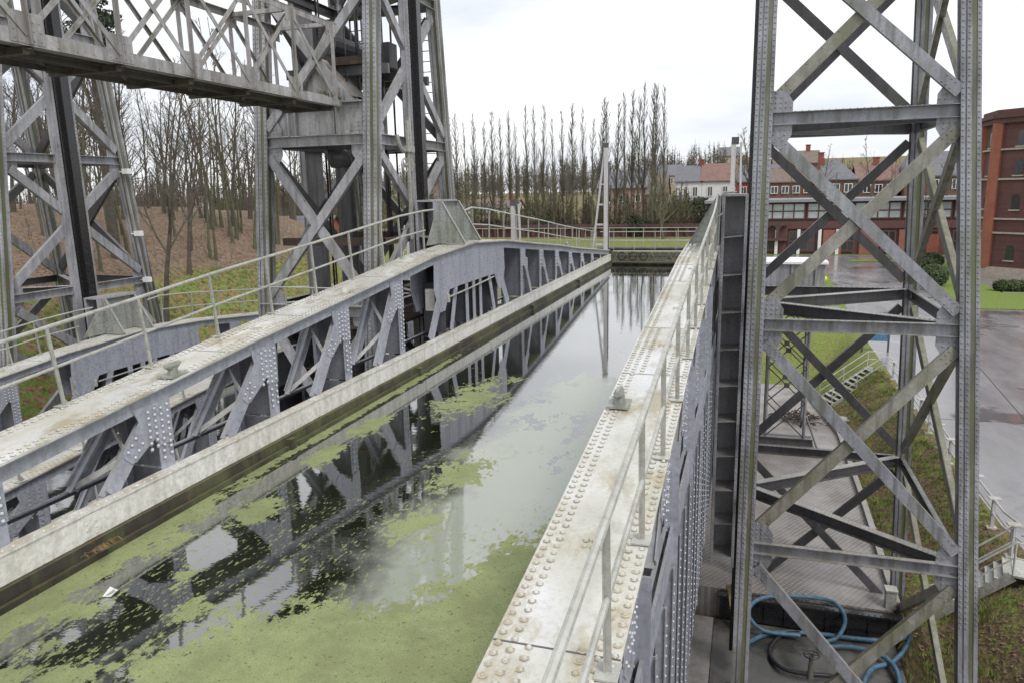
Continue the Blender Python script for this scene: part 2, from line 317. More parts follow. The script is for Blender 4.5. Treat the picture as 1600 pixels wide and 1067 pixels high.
# ---------------------------------------------------------------- terrain
def foot(y): return 18+.28*y
def H(x, y):
    yard = -13.3
    h = lerp(yard, -10.42, sm((y-48)/10)) if x > -9 else yard
    if x <= -9: h = lerp(yard, -10.42, sm((y-52)/14))
    if x > 4.7: h = max(h, lerp(-12.42, -10.42, sm((x-4.7)/2.9)))
    if y > 60:
        w = sm((1.5-x)/9); h += w*.045*(min(y, 150)-60)
        if x > 0: h += 0
    if y > 135: h += sm((y-135)/60)*4.5*sm((40-x)/60) + max(0, y-190)*.055*sm((x+60)/60)
    if 5.5 < x < 7.7 and abs(y-22.1) < 1.6: h -= .4*sm((1.6-abs(y-22.1))/.8)
    u = -x - foot(y)
    k = 1-sm((y-72)/28)
    if u > 0: h = max(h, lerp(h, -8+7.6*(1-math.exp(-u/9)), k))
    else: h = max(h, lerp(h, max(-13.3, -8+u*.85), k))
    if u > -4: h += .25*noise.noise(Vector((x*.16, y*.16, 2)))*k*2
    return h
def axis(a, segs):
    o = [a]
    for end, st in segs:
        while o[-1] < end-1e-6: o.append(min(end, o[-1]+st))
    return o
xs = axis(-600, [(-120, 60), (-76, 6), (-20, 1.6), (-8, 3), (4.0, 3), (8.5, .35), (40, 4), (120, 20), (600, 80)])
ys = axis(-80, [(0, 20), (66, .8), (110, 2.5), (220, 8), (900, 85)])
g = MB()
for y in ys:
    for x in xs: g.V.append((x, y, H(x, y)))
n = len(xs)
g.F = [(j*n+i, j*n+i+1, (j+1)*n+i+1, (j+1)*n+i) for j in range(len(ys)-1) for i in range(n-1)]
go = g.build('ground', 'ground_cover', smooth=True); tag(go, kind='structure')
ca = go.data.color_attributes.new('cover', 'FLOAT_COLOR', 'POINT')
for i, (x, y, z) in enumerate(g.V):
    u = -x-foot(y); l_ = sm((u-3.2+.06*(y-30))/5)*(1-sm((y-85)/15)) if x < -20 else 0
    so = sm((x-4.3)/.5)*(1-sm((x-7.9)/.5))*(1-sm((y-44)/4))*.62
    if (x < 4.5 and y < 46 and x > -24) or (y > 123 and x < 3) or y > 140: so = .9
    elif 84 < y <= 123 and x < -3: so = .50
    ca.data[i].color = (l_, so, 1.0 if (x < -18 and y < 80) else (.5 if x < 12 and y < 60 else 0), 1)

def sheet(name, pts, z, mat, kind='structure', th=None, label=None, cat=None):
    m = MB(); k = len(pts)
    if th: m.prism([(x, y, z-th/2) for x, y in pts], (0, 0, 1), th)
    else: m.add([(x, y, z) for x, y in pts], [tuple(range(k))])
    o = m.build(name, mat); tag(o, label, cat, kind=kind); return o
# upper road with its curved left edge
rl = [(8.0, -20), (7.95, 46.5), (8.1, 58), (8.5, 70), (9.1, 88), (9.9, 107), (9.2, 112), (1, 114), (1, 120), (60, 120), (60, -20)]
sheet('road', rl[::-1], -10.414, 'asphalt')
for sx in ((8.1, 36, 60, 38.4), (10.4, 20, 18.2, 108), (7.9, 24, 60, 23.2), (8.4, 62, 17, 64)):
    m = MB(); m.bar((sx[0]+.3, sx[1], -10.4095), (sx[2], sx[3], -10.4095), .05, .003); tag(m.build('road_joint', 'hose_black'), kind='structure')
# verges and lawn on the far side of the road, 10 cm proud with an edge
sheet('lawn', [(18.6, 69.2), (46, 70.6), (46, 81), (23.2, 79.6), (23.4, 86), (26.6, 113), (23.8, 113), (20.5, 96), (18.9, 86), (16.4, 74)], -10.33, 'lawn_grass' if 'lawn_grass' in MAT else 'ground_cover', th=.14)
sheet('lawn', [(13.5, 109.8), (24, 110.6), (24, 113.2), (14.2, 112.4)], -10.33, 'ground_cover', th=.14)
sheet('path', [(23.4, 80.0), (45.5, 81.5), (45.5, 85.5), (23.9, 84)], -10.36, 'concrete', th=.1)
sheet('paved_yard', [(-8.5, 21.95), (4.55, 21.95), (4.72, 33), (4.72, 38.5), (3.4, 48), (-8.5, 48)], -12.3, 'paving', th=1.0)
sheet('pit_floor', [(-.5, 4), (4.6, 4), (4.6, 21.7), (-.5, 21.7)], -13.2, 'pit_floor')
sheet('concrete_apron', [(-9, 4), (-.52, 4), (-.52, 21.7), (-9, 21.7)], -13.18, 'concrete')
m = MB()
cur = [(4.66, 22.2), (4.8, 31), (4.8, 33), (4.8, 38.5), (3.5, 48)]
for a, b in zip(cur, cur[1:]): m.bar((*a, -12.25), (*b, -12.25), .2, .28)
tag(m.build('kerb', 'concrete'), kind='structure')
sheet('path', [(-48, 62), (-44, 62), (-34, 120), (-40, 120)], -8.7, 'paving') if False else None

# ---------------------------------------------------------------- canal lift trough
PR = [(0, -1.35), (2.9, -1.49), (4.4, -1.64), (6.9, -1.88), (9.9, -2.16), (11.8, -2.37), (14.2, -2.62), (21.6, -3.31)]
YC = 19.4
def prof(y):
    d = abs(y-YC)
    for (a, za), (b, zb) in zip(PR, PR[1:]):
        if d <= b: return za+(zb-za)*(d-a)/(b-a)
    return PR[-1][1]
Y0, Y1 = -2.1, 40.9
ZB = -3.53
def dirt(): return None
def side_truss(root, xi, xo, s):
    """xi inner edge, xo outer edge of the top plate; s = +1 when the water lies towards +X"""
    w = abs(xi-xo); xw = xi-s*.10; xv = xo+s*.10      # inner and outer web planes
    # bottom girder (body of the part)
    g = MB()
    g.box((xi+s*.05, Y0, ZB-.025), (xi-s*.115, Y1, ZB)); g.mat(2).box((xv+s*.02, Y0, ZB-.025), (xv-s*.02, Y1, ZB)); g.mat(0); g.box((xi+s*.03, Y0, ZB-.345), (xi-s*.0, Y1, ZB-.026)); g.box((xi-s*.0, Y0, -7.35), (xi-s*.09, Y1, ZB-.41))
    g.mat(2 if s < 0 else 1).box((xo+s*.02, Y0, ZB-(.42 if s < 0 else .10)), (xo+s*.05, Y1, ZB-.03)); g.mat(0)
    for k in range(18): g.box((xi+s*.03, Y0+.9+2.4*k, ZB-.335), (xi+s*.037, Y0+1.15+2.4*k, ZB-.04))
    for k in range(18):
        for dy in (.06, .19): g.rline((xi+s*.037, Y0+.9+2.4*k+dy, ZB-.33), (xi+s*.037, Y0+.9+2.4*k+dy, ZB-.06), .075, (s, 0, 0), .016)
    g.rline((xi-s*.02, 0, ZB), (xi-s*.02, 30, ZB), .12, (0, 0, 1), .016)
    g.mat(1).box((xi-s*.09, Y0, -7.4), (xo, Y1, -7.3)); g.box((xi-s*.10, Y0, -7.3), (xi-s*.14, Y1, ZB-.43))
    body = g.build('side_truss', ['beam_white', 'trough_dark', 'trough_paint'], root)
    # mossy rubbing strake at water level
    f = MB(); f.box((xi+s*.15, Y0+.2, -4.2), (xi-s*.0, Y1-.2, -4.03)); f.box((xi+s*.09, Y0+.2, -4.025), (xi-s*.0, Y1-.2, -3.882))
    for y in (9.9, 15.0, 24.5, 32): f.box((xi+s*.19, y, -4.16), (xi+s*.04, y+.14, -3.92))
    f.build('rubbing_strake', 'moss_timber', body)
    for k in range(26 if s < 0 else 0):
        y = 1.0+.8*k
        if abs(y-YC) < 1.4: continue
        q = MB(); q.box((xo-s*.0, y-.035, -7.3), (xo-s*.012, y+.035, ZB-.45)); q.box((xo, y-.006, -7.3), (xo+s*.09, y+.006, ZB-.45))
        if s < 0 and y < 17: q.rline((xo-s*.013, y+.0, -7.2), (xo-s*.013, y, ZB-.5), .11, (-s, 0, 0), .017)
        q.build('wall_stiffener', 'trough_paint', body)
    # top chord
    c = MB(); ys_ = [Y0]+[YC+sg*d for sg in (-1, 1) for d, _ in PR if Y0 < YC+sg*d < Y1]+[Y1]; ys_ = sorted(set(round(v, 3) for v in ys_))
    xa, xb = min(xi, xo), max(xi, xo)
    for a, b in zip(ys_, ys_[1:]):
        za, zb_ = prof(a), prof(b)
        def slab(x0, x1, t0, t1, mi):
            c.mat(mi).add([(x0, a, za+t0), (x1, a, za+t0), (x1, b, zb_+t0), (x0, b, zb_+t0), (x0, a, za+t1), (x1, a, za+t1), (x1, b, zb_+t1), (x0, b, zb_+t1)],
                  [(0, 3, 2, 1), (4, 5, 6, 7), (0, 1, 5, 4), (1, 2, 6, 5), (2, 3, 7, 6), (3, 0, 4, 7)])
        slab(xa, xb, -.03, 0, 0)
        for xx in (xw, xv):
            slab(xx-.008, xx+.008, -.24, -.031, 1)
        for xx, sg in ((xw, s), (xv, -s)):
            lo, hi = sorted((xx+sg*.008, xx+sg*.085)); slab(lo, hi, -.052, -.031, 1); 
    seams = (3.9, 8.86, 10.9, 14.13, 15.7, 22.9, 28, 33)
    for y in seams:
        c.mat(2).box((xa+.004, y-.007, prof(y)-.01), (xb-.004, y+.007, prof(y)+.003))
    def dense(y): return y < 3.9 or 8.86 < y < 10.9 or 14.13 < y < 18.6 or 20.2 < y < 23
    y = Y0+.1; k = 0; fx = [.055, .17, .30, .70, .83, .945]
    pts = []; pitch = .098
    while y < Y1-.2:
        rows = fx if dense(y) else [fx[0], fx[1], fx[4], fx[5]]
        far = y > 27
        if not (far and k % 2):
            for j, u in enumerate(rows):
                yy = y+(.049 if j % 2 else 0); pts.append((xa+(xb-xa)*u, yy, prof(yy)+.001))
        y += pitch; k += 1
    for y in seams[:4]:
        for dx in (.42, .50, .58):
            for dy in (1.15, 1.23): pts.append((xa+(xb-xa)*dx, y+dy, prof(y+dy)+.001))
    c.mat(0).rivets(pts, (0, -.0, 1), .021, .8, ring=3, head=0)  # brown discs paint grime and base shade round each rivet head
    y = Y0+.1
    pts = []
    while y < 26:
        pts.append((xw+s*.01, y, prof(y)-.14)); y += .11
    c.mat(1).rivets([(xw+s*.045, p[1], prof(p[1])-.053) for p in pts], (0, 0, -1), .017)
    if s < 0: c.rivets([(xv+.012, p[1], prof(p[1])-.14) for p in pts], (1, 0, 0), .017)
    c.build('top_chord', ['chord_plate', 'trough_paint', 'trough_dark', 'rivet_grime_shade'], body)
    # posts, gussets, diagonals
    for k in list(range(1, 9)):
        for sg in (-1, 1):
            y = YC+sg*(2.27+2.4*k)
            if not (Y0+.2 < y < Y1-.2): continue
            zt = prof(y)-.235; far = y > 26; p = MB()
            hgt = zt-ZB
            p.box((xw-.008, y-.12, ZB), (xw+.008, y+.12, zt)); p.box((xv-.008, y-.12, -7.3), (xv+.008, y+.12, zt))
            p.mat(1).box((xw-s*.009, y-.009, ZB), (xv+s*.009, y+.009, zt)); p.box((xi-s*.14, y-.009, -7.28), (xv+s*.009, y+.009, ZB-.03))
            p.mat(0).box((xv-s*.009, y-.012, -7.3), (xv-s*.13, y+.012, zt))
            gh = min(.62, hgt*.62); dg = min(.42, hgt*.5)
            if hgt > .35:
                ybx = y+sg*min(1.15, hgt*1.05); tv = Vector((y+sg*.22, zt-.16)); dv = (Vector((ybx, ZB+.01))-tv).normalized(); nv_ = Vector((dv.y, -dv.x))*(-1 if sg > 0 else 1)
                if nv_.x*sg < 0: nv_ = -nv_
                ge = min(.72, hgt*.62); e1 = tv+dv*ge-nv_*.125; e2 = tv+dv*ge+nv_*.125; e0 = tv+dv*(ge*.42)-nv_*.125; e3 = tv+dv*(ge*.25)+nv_*.14
                poly = [(y-sg*.13, zt+.02), (y-sg*.13, zt-gh), (y+sg*.125, zt-gh), (y+sg*.13, min(e0.y, zt-gh*.62)), (e1.x, e1.y), (e1.x+dv.x*.05+nv_.x*.05, e1.y+dv.y*.05+nv_.y*.05), (e2.x+dv.x*.05-nv_.x*.05, e2.y+dv.y*.05-nv_.y*.05), (e2.x, e2.y), (e3.x, e3.y), (y+sg*.50, zt+.02)]
                p.prism([(xw+s*.017, a, b) for a, b in poly], (1, 0, 0), .012); p.prism([(xv-s*.017, a, b) for a, b in poly], (1, 0, 0), .012)
                st = .085 if not far else .14
                R = []
                zz = zt-.05
                while zz > zt-gh:
                    for q in (-.07, .04, .15, .26): 
                        if q < .3: R.append((y+sg*q, zz-(.02 if q in (.04, .26) else 0)))
                    zz -= st
                R += [tuple(tv+dv*(ge-.04-.1*i)+nv_*q) for i in range(3) for q in (-.07, .07)]
                if hgt > .9: R += [(y-sg*.07, zz2) for zz2 in [zt-gh-.06-.095*i for i in range(int((hgt-gh-.1)/.095))]]+[(y+sg*.06, zz2) for zz2 in [zt-gh-.09-.095*i for i in range(int((hgt-gh-.15)/.095))]]
                p.rivets([(xw+s*.023, a, b) for a, b in R], (s, 0, 0), .024 if y < 16 else .026, ring=3, head=2)  # pale heads and dark discs paint the rivets' highlights and shade
                if s < 0 or y > 0: p.rivets([(xv-s*.023, a, b) for a, b in R], (-s, 0, 0), .021)
            zz = -7.1
            if s < 0 and y < 20:
                while zz < zt-gh: p.rivets([(xv+.01, y-.08, zz), (xv+.01, y+.08, zz)], (1, 0, 0), .019); zz += .11
            p.build('truss_post', ['trough_paint', 'web_paint', 'rivet_highlight_paint', 'rivet_shadow_paint'], body)
            if hgt > .4:
                d = MB(); yb = y+sg*min(1.15, hgt*1.05); top = (y+sg*.22, zt-.16); bot = (yb, ZB+.01)
                for xx in (xw+s*.004, xv-s*.004):
                    d.bar((xx, *top), (xx, *bot), .016, .22, up=(0, 1, 0))
                for xx in (xw-s*.05, xv+s*.05):
                    for o_ in (-.1, .1): d.bar((xx, top[0]+o_*.95, top[1]), (xx, bot[0]+o_*.95, bot[1]), .09, .014, up=(0, 1, 0))
                L_ = Vector((bot[0]-top[0], bot[1]-top[1])); kk = int(L_.length/.42)
                for i in range(kk):
                    t = (i+.7)/kk
                    if t < .96 and i % 2 == 0:
                        for o_ in (-.045, .045): d.rivets([(xw+s*.013, top[0]+L_.x*t+o_, top[1]+L_.y*t), (xw+s*.013, top[0]+L_.x*t+o_, top[1]+L_.y*t-.08)], (s, 0, 0), .018)
                db = d.build('diagonal', ['trough_paint'], body)
                lc = MB(); mid = .52
                P = lambda t: (top[0]+L_.x*t, top[1]+L_.y*t)
                a0, a1, a2 = P(.12), P(mid), P(.97)
                lc.bar((xv+s*.03, *a0), (xw-s*.03, *a1), .075, .015, up=(0, 1, .2)); lc.bar((xw-s*.03, *a1), (xv+s*.03, *a2), .075, .015, up=(0, 1, .2))
                lc.build('lacing_bar', 'lacing_paint', db)
    # deep plated centre panel
    cp = MB(); zt = prof(YC)-.2; zl = -2.45
    def plate(x):
        y0, y1 = YC-2.75, YC+2.75
        poly = [(y0, prof(y0)-.2), (y0-.05, prof(y0)-.9), (YC-2.5, -2.95), (YC-2.15, -2.95), (YC-1.8, zl), (YC-1.2, zl+.02), (YC+1.2, zl+.02), (YC+1.8, zl), (YC+2.15, -2.95), (YC+2.5, -2.95), (y1+.05, prof(y0)-.9), (y1, prof(y1)-.2), (YC, zt)]
        cp.prism([(x, a, b) for a, b in poly], (1, 0, 0), .014)
    plate(xw+s*.01); plate(xv-s*.01)
    pts = []
    for col_ in (-2.2, -1.55, -1.43, -.62, -.5, .5, .62, 1.43, 1.55, 2.2):
        zz = prof(YC+col_)-.3
        while zz > zl+.28+(abs(col_) > 1.9)*-.2: pts.append((xw+s*.018, YC+col_, zz)); zz -= .085
    cp.rivets(pts, (s, 0, 0), .024)
    for d_ in (-2.6, 2.6):
        sg = 1 if d_ > 0 else -1
        pass
    for y in (-.55, .0, .55):
        cp.box((xw-.008, YC+y-.10, ZB), (xw+.008, YC+y+.10, zl+.3)); cp.rline((xw+s*.009, YC+y, ZB+.05), (xw+s*.009, YC+y, zl+.25), .09, (s, 0, 0), .018)
        cp.box((xv-.008, YC+y-.07, -7.3), (xv+.008, YC+y+.07, zl+.3)); cp.mat(1).box((xw-s*.009, YC+y-.009, ZB), (xv+s*.009, YC+y+.009, zl+.3)); cp.mat(0)
    for sg in (-1, 1):
        cp.bar((xw, YC+sg*1.25, zl+.25), (xw, YC+sg*1.75, ZB), .016, .22, up=(0, 1, 0)); cp.bar((xw, YC+sg*2.2, zl+.2), (xw, YC+sg*3.1, ZB), .016, .34, up=(0, 1, 0))
        cp.rline((xw+s*.009, YC+sg*1.3, zl+.1), (xw+s*.009, YC+sg*1.7, ZB+.1), .1, (s, 0, 0), .018)
    cp.mat(1).box((xv+s*.03, YC-1.9, ZB), (xv+s*.05, YC+2.5, zt-.2))
    for y in (-2.1, -1.5, 1.5, 2.1): cp.box((xw-s*.012, YC+y-.009, ZB), (xv+s*.012, YC+y+.009, zl+.2))
    cp.build('centre_plate', ['trough_paint', 'trough_dark'], body)
    cb = MB(); cb.box((xw-s*.1, YC-2.55, -2.9), (xw-s*.35, YC-2.25, -2.35)); cb.box((xw-s*.12, 24.9, -2.95), (xw-s*.36, 25.25, -2.3))
    cb.build('junction_box', 'lacing_paint', body)
    cn = MB(); cn.tube([(xw+s*.06, YC-1.9, -2.62), (xw+s*.07, YC-.4, -2.58), (xw+s*.06, YC+1.6, -2.5)], .022, 6); cn.tube([(xw+s*.05, YC-2.0, -2.55), (xw+s*.05, YC-2.0, -2.75)], .05, 8)
    cn.build('conduit_pipe', 'galvanised', body)
    # guide shoe on the outer edge, at mid length
    g = MB(); xs_ = xo+s*.02; zc = prof(YC); zt = -.22
    g.prism([(xs_, YC-1.55, zc+.01), (xs_, YC+1.55, zc+.01), (xs_, YC+.62, zt), (xs_, YC-.62, zt)], (1, 0, 0), .02)
    for yy in (YC-.62, YC+.62):
        g.prism([(xs_+s*.012, yy, zc+.0), (xi-s*.06, yy, zc+.0), (xs_+s*.10, yy, zt), (xs_+s*.012, yy, zt)], (0, 1, 0), .018)
        g.bar((xi-s*.06, yy, zc+.02), (xs_+s*.10, yy, zt), .075, .014, up=(s*.9, 0, .4))
        g.rline((xs_+s*.05, yy-.012, zc+.08), (xs_+s*.05, yy-.012, zt-.05), .1, (0, -1, 0), .018)
        g.box((xs_+s*.012, yy-.08, zc+.002), (xi-s*.1, yy+.08, zc+.016)); g.rline((xs_+s*.07, yy-.05, zc+.016), (xi-s*.14, yy-.05, zc+.016), .09, (0, 0, 1), .018)
    g.box((xs_-.0, YC-.62, zt-.0), (xs_+s*.10, YC+.62, zt+.014))
    g.build('guide_shoe', 'shoe_paint', body)
    # riveted guide column with its row of open cells
    q = MB(); xa2, xb2 = xo, xo-s*.62; zb2 = -9.8
    q.mat(0).box((xa2-s*.008, YC-.75, zb2), (xa2-s*.02, YC+.75, zt)); q.box((xb2, YC-.75, zb2), (xb2+s*.03, YC+.75, zt)); q.box((xa2, YC-.02, zb2), (xb2, YC+.02, zt)); q.box((xa2-s*.0, YC-.78, zt), (xb2, YC+.78, zt+.05))
    q.box((xa2-s*.02, YC-.78, zb2), (xa2-s*.09, YC-.75, zt)); q.box((xb2, YC-.78, zb2), (xb2+s*.07, YC-.75, zt))
    z = zt-.95
    while z > zb2:
        q.prism([(xa2-s*.02, YC-.74, z-.04), (xb2+s*.03, YC-.74, z+.02), (xb2+s*.03, YC-.02, z+.02), (xa2-s*.02, YC-.02, z-.04)], (0, 0, 1), .02)
        q.rline((xa2-s*.06, YC-.03, z+.08), (xb2+s*.06, YC-.03, z+.08), .075, (0, -1, 0), .014); z -= .93
    for xx in (xa2-s*.055, xb2+s*.035): q.rline((xx, YC-.782, zb2), (xx, YC-.782, zt), .105, (0, -1, 0), .015)
    q.build('guide_column', ['column_paint'], body)
    # mooring bollards
    for y in (7.85, 31.0):
        b = MB(); z = prof(y); xm = xi-s*.14
        b.box((xm-.12, y-.17, z+.002), (xm+.12, y+.17, z+.03)); b.tube([(xm, y, z+.03), (xm, y, z+.12)], [.075, .06], 12)
        b.tube([(xm, y-.14, z+.155), (xm, y-.05, z+.135), (xm, y+.05, z+.135), (xm, y+.14, z+.165)], [.03, .055, .055, .025], 10)
        b.build('mooring_bollard', 'shoe_paint', body)
    # handrail along the outer edge
    hx = xo+s*.06; posts = [3.78+1.443*k for k in range(-4, 9)]+[16.25, 17.6]
    hr = MB()
    def path(h):
        P = [(hx, y, prof(y)+h) for y in [Y0+.1]+posts]
        return P
    top = path(1.0)
    if s > 0: top += [(hx, 18.3, prof(18.3)+.98)]; midp = path(.5)[:-1]+[(hx, 17.7, prof(17.7)+.5)]
    else: top = path(1.0)[:-1]+[(hx, 17.2, prof(17.2)+1.1), (hx, 17.9, prof(18)+1.25), (hx+.02, 18.35, zt-.02), (hx+.1, 18.55, zt+.09), (hx+.4, 18.6, zt+.10)]; midp = path(.5)[:-1]+[(hx, 17.4, prof(17.4)+.55), (hx, 17.9, prof(17.9)+.75), (hx+.12, 18.05, prof(18)+.82)]
    hr.tube(top, .026, 8); hr.tube(midp, .021, 8)
    fp = [21.2+1.5*k for k in range(13)]+[40.6]
    hr.tube([(hx, 20.6, prof(20.6)+.9)]+[(hx, y, prof(y)+1.0) for y in fp], .026, 6); hr.tube([(hx, y, prof(y)+.5) for y in fp], .02, 6)
    ho = hr.build('handrail', 'galvanised', body)
    for y in posts+fp:
        h = MB(); z = prof(y); sl = (prof(y+.3)-prof(y-.3))/.6; ty = -sl*.9
        h.bar((hx, y, z), (hx, y+ty, z+1.0), .045, .012, up=(0, 1, 0)); h.bar((hx+s*.018, y, z), (hx+s*.018, y+ty, z+1.0), .008, .045, up=(0, 1, 0))
        h.box((hx-.07, y-.09, z+.002), (hx+.07, y+.09, z+.014)); h.prism([(hx-.02, y+.012, z+.01), (hx-.02, y+.09, z+.014), (hx-.02, y+.012, z+.12)], (1, 0, 0), .01)
        h.build('handrail_post', 'galvanised', body)
    return body
def make_trough():
    root = thing('canal_lift_trough', (-4.3, YC, -7.4), 'near steel lift trough full of algae-covered water with riveted hog-backed side trusses', 'boat lift trough', 'boat lift troughs')
    side_truss(root, -7.22, -8.04, 1); side_truss(root, -1.42, -.61, -1)
    t = MB(); t.box((-7.2, Y0, -7.4), (-1.37, Y1, -7.3))
    for k in range(19): t.box((-7.9, Y0+2.4*k-.1, -8.1), (-.7, Y0+2.4*k+.1, -7.41))
    t.build('trough_floor', 'trough_dark', root)
    for yg, fc in ((Y1, 1), (Y0, -1)):
        gt = MB(); gt.mat(0).box((-7.12, yg, -7.3), (-1.45, yg+fc*.12, -4.0)); gt.box((-7.12, yg-fc*.25, -4.0), (-1.45, yg+fc*.2, -3.93))
        gt.mat(1)
        for k in range(12): gt.box((-7.1+k*.5, yg-fc*.02, -4.4), (-7.02+k*.5, yg+fc*.0, -4.0))
        go_ = gt.build('trough_gate', ['moss_timber', 'trough_dark'], root)
        fb = MB(); yb = yg+fc*.55
        fb.box((-7.2, yb-.25, -3.46), (-1.4, yb+.45, -3.40)); fb.box((-7.2, yb-.25, -3.92), (-1.4, yb-.2, -3.86)); fb.box((-7.2, yb+.38, -3.75), (-1.4, yb+.44, -3.7))
        for k in range(12):
            x = -7.1+k*.47
            fb.bar((x, yb-.22, -3.9), (x+.235, yb-.22, -3.44), .03, .04); fb.bar((x+.47, yb-.22, -3.9), (x+.235, yb-.22, -3.44), .03, .04)
        fo = fb.build('end_footbridge', 'tower_mossy', root)
        hr = MB(); hr.tube([(-8.0, yb+.4, -2.35), (-.7, yb+.4, -2.35)], .025, 6); hr.tube([(-8.0, yb+.4, -2.85), (-.7, yb+.4, -2.85)], .018, 6)
        for k in range(6): hr.tube([(-7.2+k*1.16, yb+.4, -3.4), (-7.2+k*1.16, yb+.4, -2.35)], .02, 6)
        hr.build('gate_handrail', 'galvanised', fo)
        if fc > 0:
            wh = MB()
            for x in (-6.6, -6.0, -5.4): wh.tube([(x+.22*math.cos(a*.5236), yb-.4, -3.65+.22*math.sin(a*.5236)) for a in range(13)], .03, 6); wh.bar((x-.2, yb-.4, -3.65), (x+.2, yb-.4, -3.65), .04, .04)
            wh.build('gate_winch', 'black_rail', go_)
    for x, sgn in ((-7.5, -1), (-.82, 1)):
        ms = MB(); zt = 2.5; y = Y1+.15
        ms.mat(0).box((x-.11, y-.12, -3.4), (x+.11, y+.12, zt)); ms.mat(1).box((x-.12, y-.13, zt-.35), (x+.25*sgn, y+.13, zt+.02)) if sgn > 0 else ms.mat(1).box((x-.16, y-.14, zt-.25), (x+.12, y+.14, zt))
        ms.mat(1).box((x+.115, y-.05, -3.4), (x+.15, y+.05, 1.5)) if sgn < 0 else None
        mo = ms.build('gate_mast', ['lacing_paint', 'tower_paint_dark'], root)
        st = MB(); dx = -.75 if sgn < 0 else .5
        st.bar((x-.08 if sgn < 0 else x+.35, y, zt-.25), (x+dx, y, -3.4), .10, .10)
        for z in (-3.0, -1.9, -.8, .3): 
            t_ = (zt-.25-z)/(zt+3.15); xx = (x-.08)+(x+dx-(x-.08))*t_; st.box((xx, y-.03, z-.05), (x, y+.03, z+.05))
        st.build('mast_strut', 'lacing_paint', mo)
    return root
trough = make_trough()
low = copy_tree(trough); low.location = trough.location+Vector((-12.1, 0, -2.95))
low['label'] = 'lower steel lift trough behind the near one, its pale riveted chord seen through the openings'
def wsheet(x0, x1, z, mat):
    m = MB(); m.add([(x0, Y0+.1, z), (x1, Y0+.1, z), (x1, Y1, z), (x0, Y1, z)], [(0, 1, 2, 3)]); return tag(m.build('water', mat), kind='structure')
wsheet(-7.2, -1.37, -4.1, 'trough_water'); wsheet(-19.3, -13.47, -7.05, 'far_water')

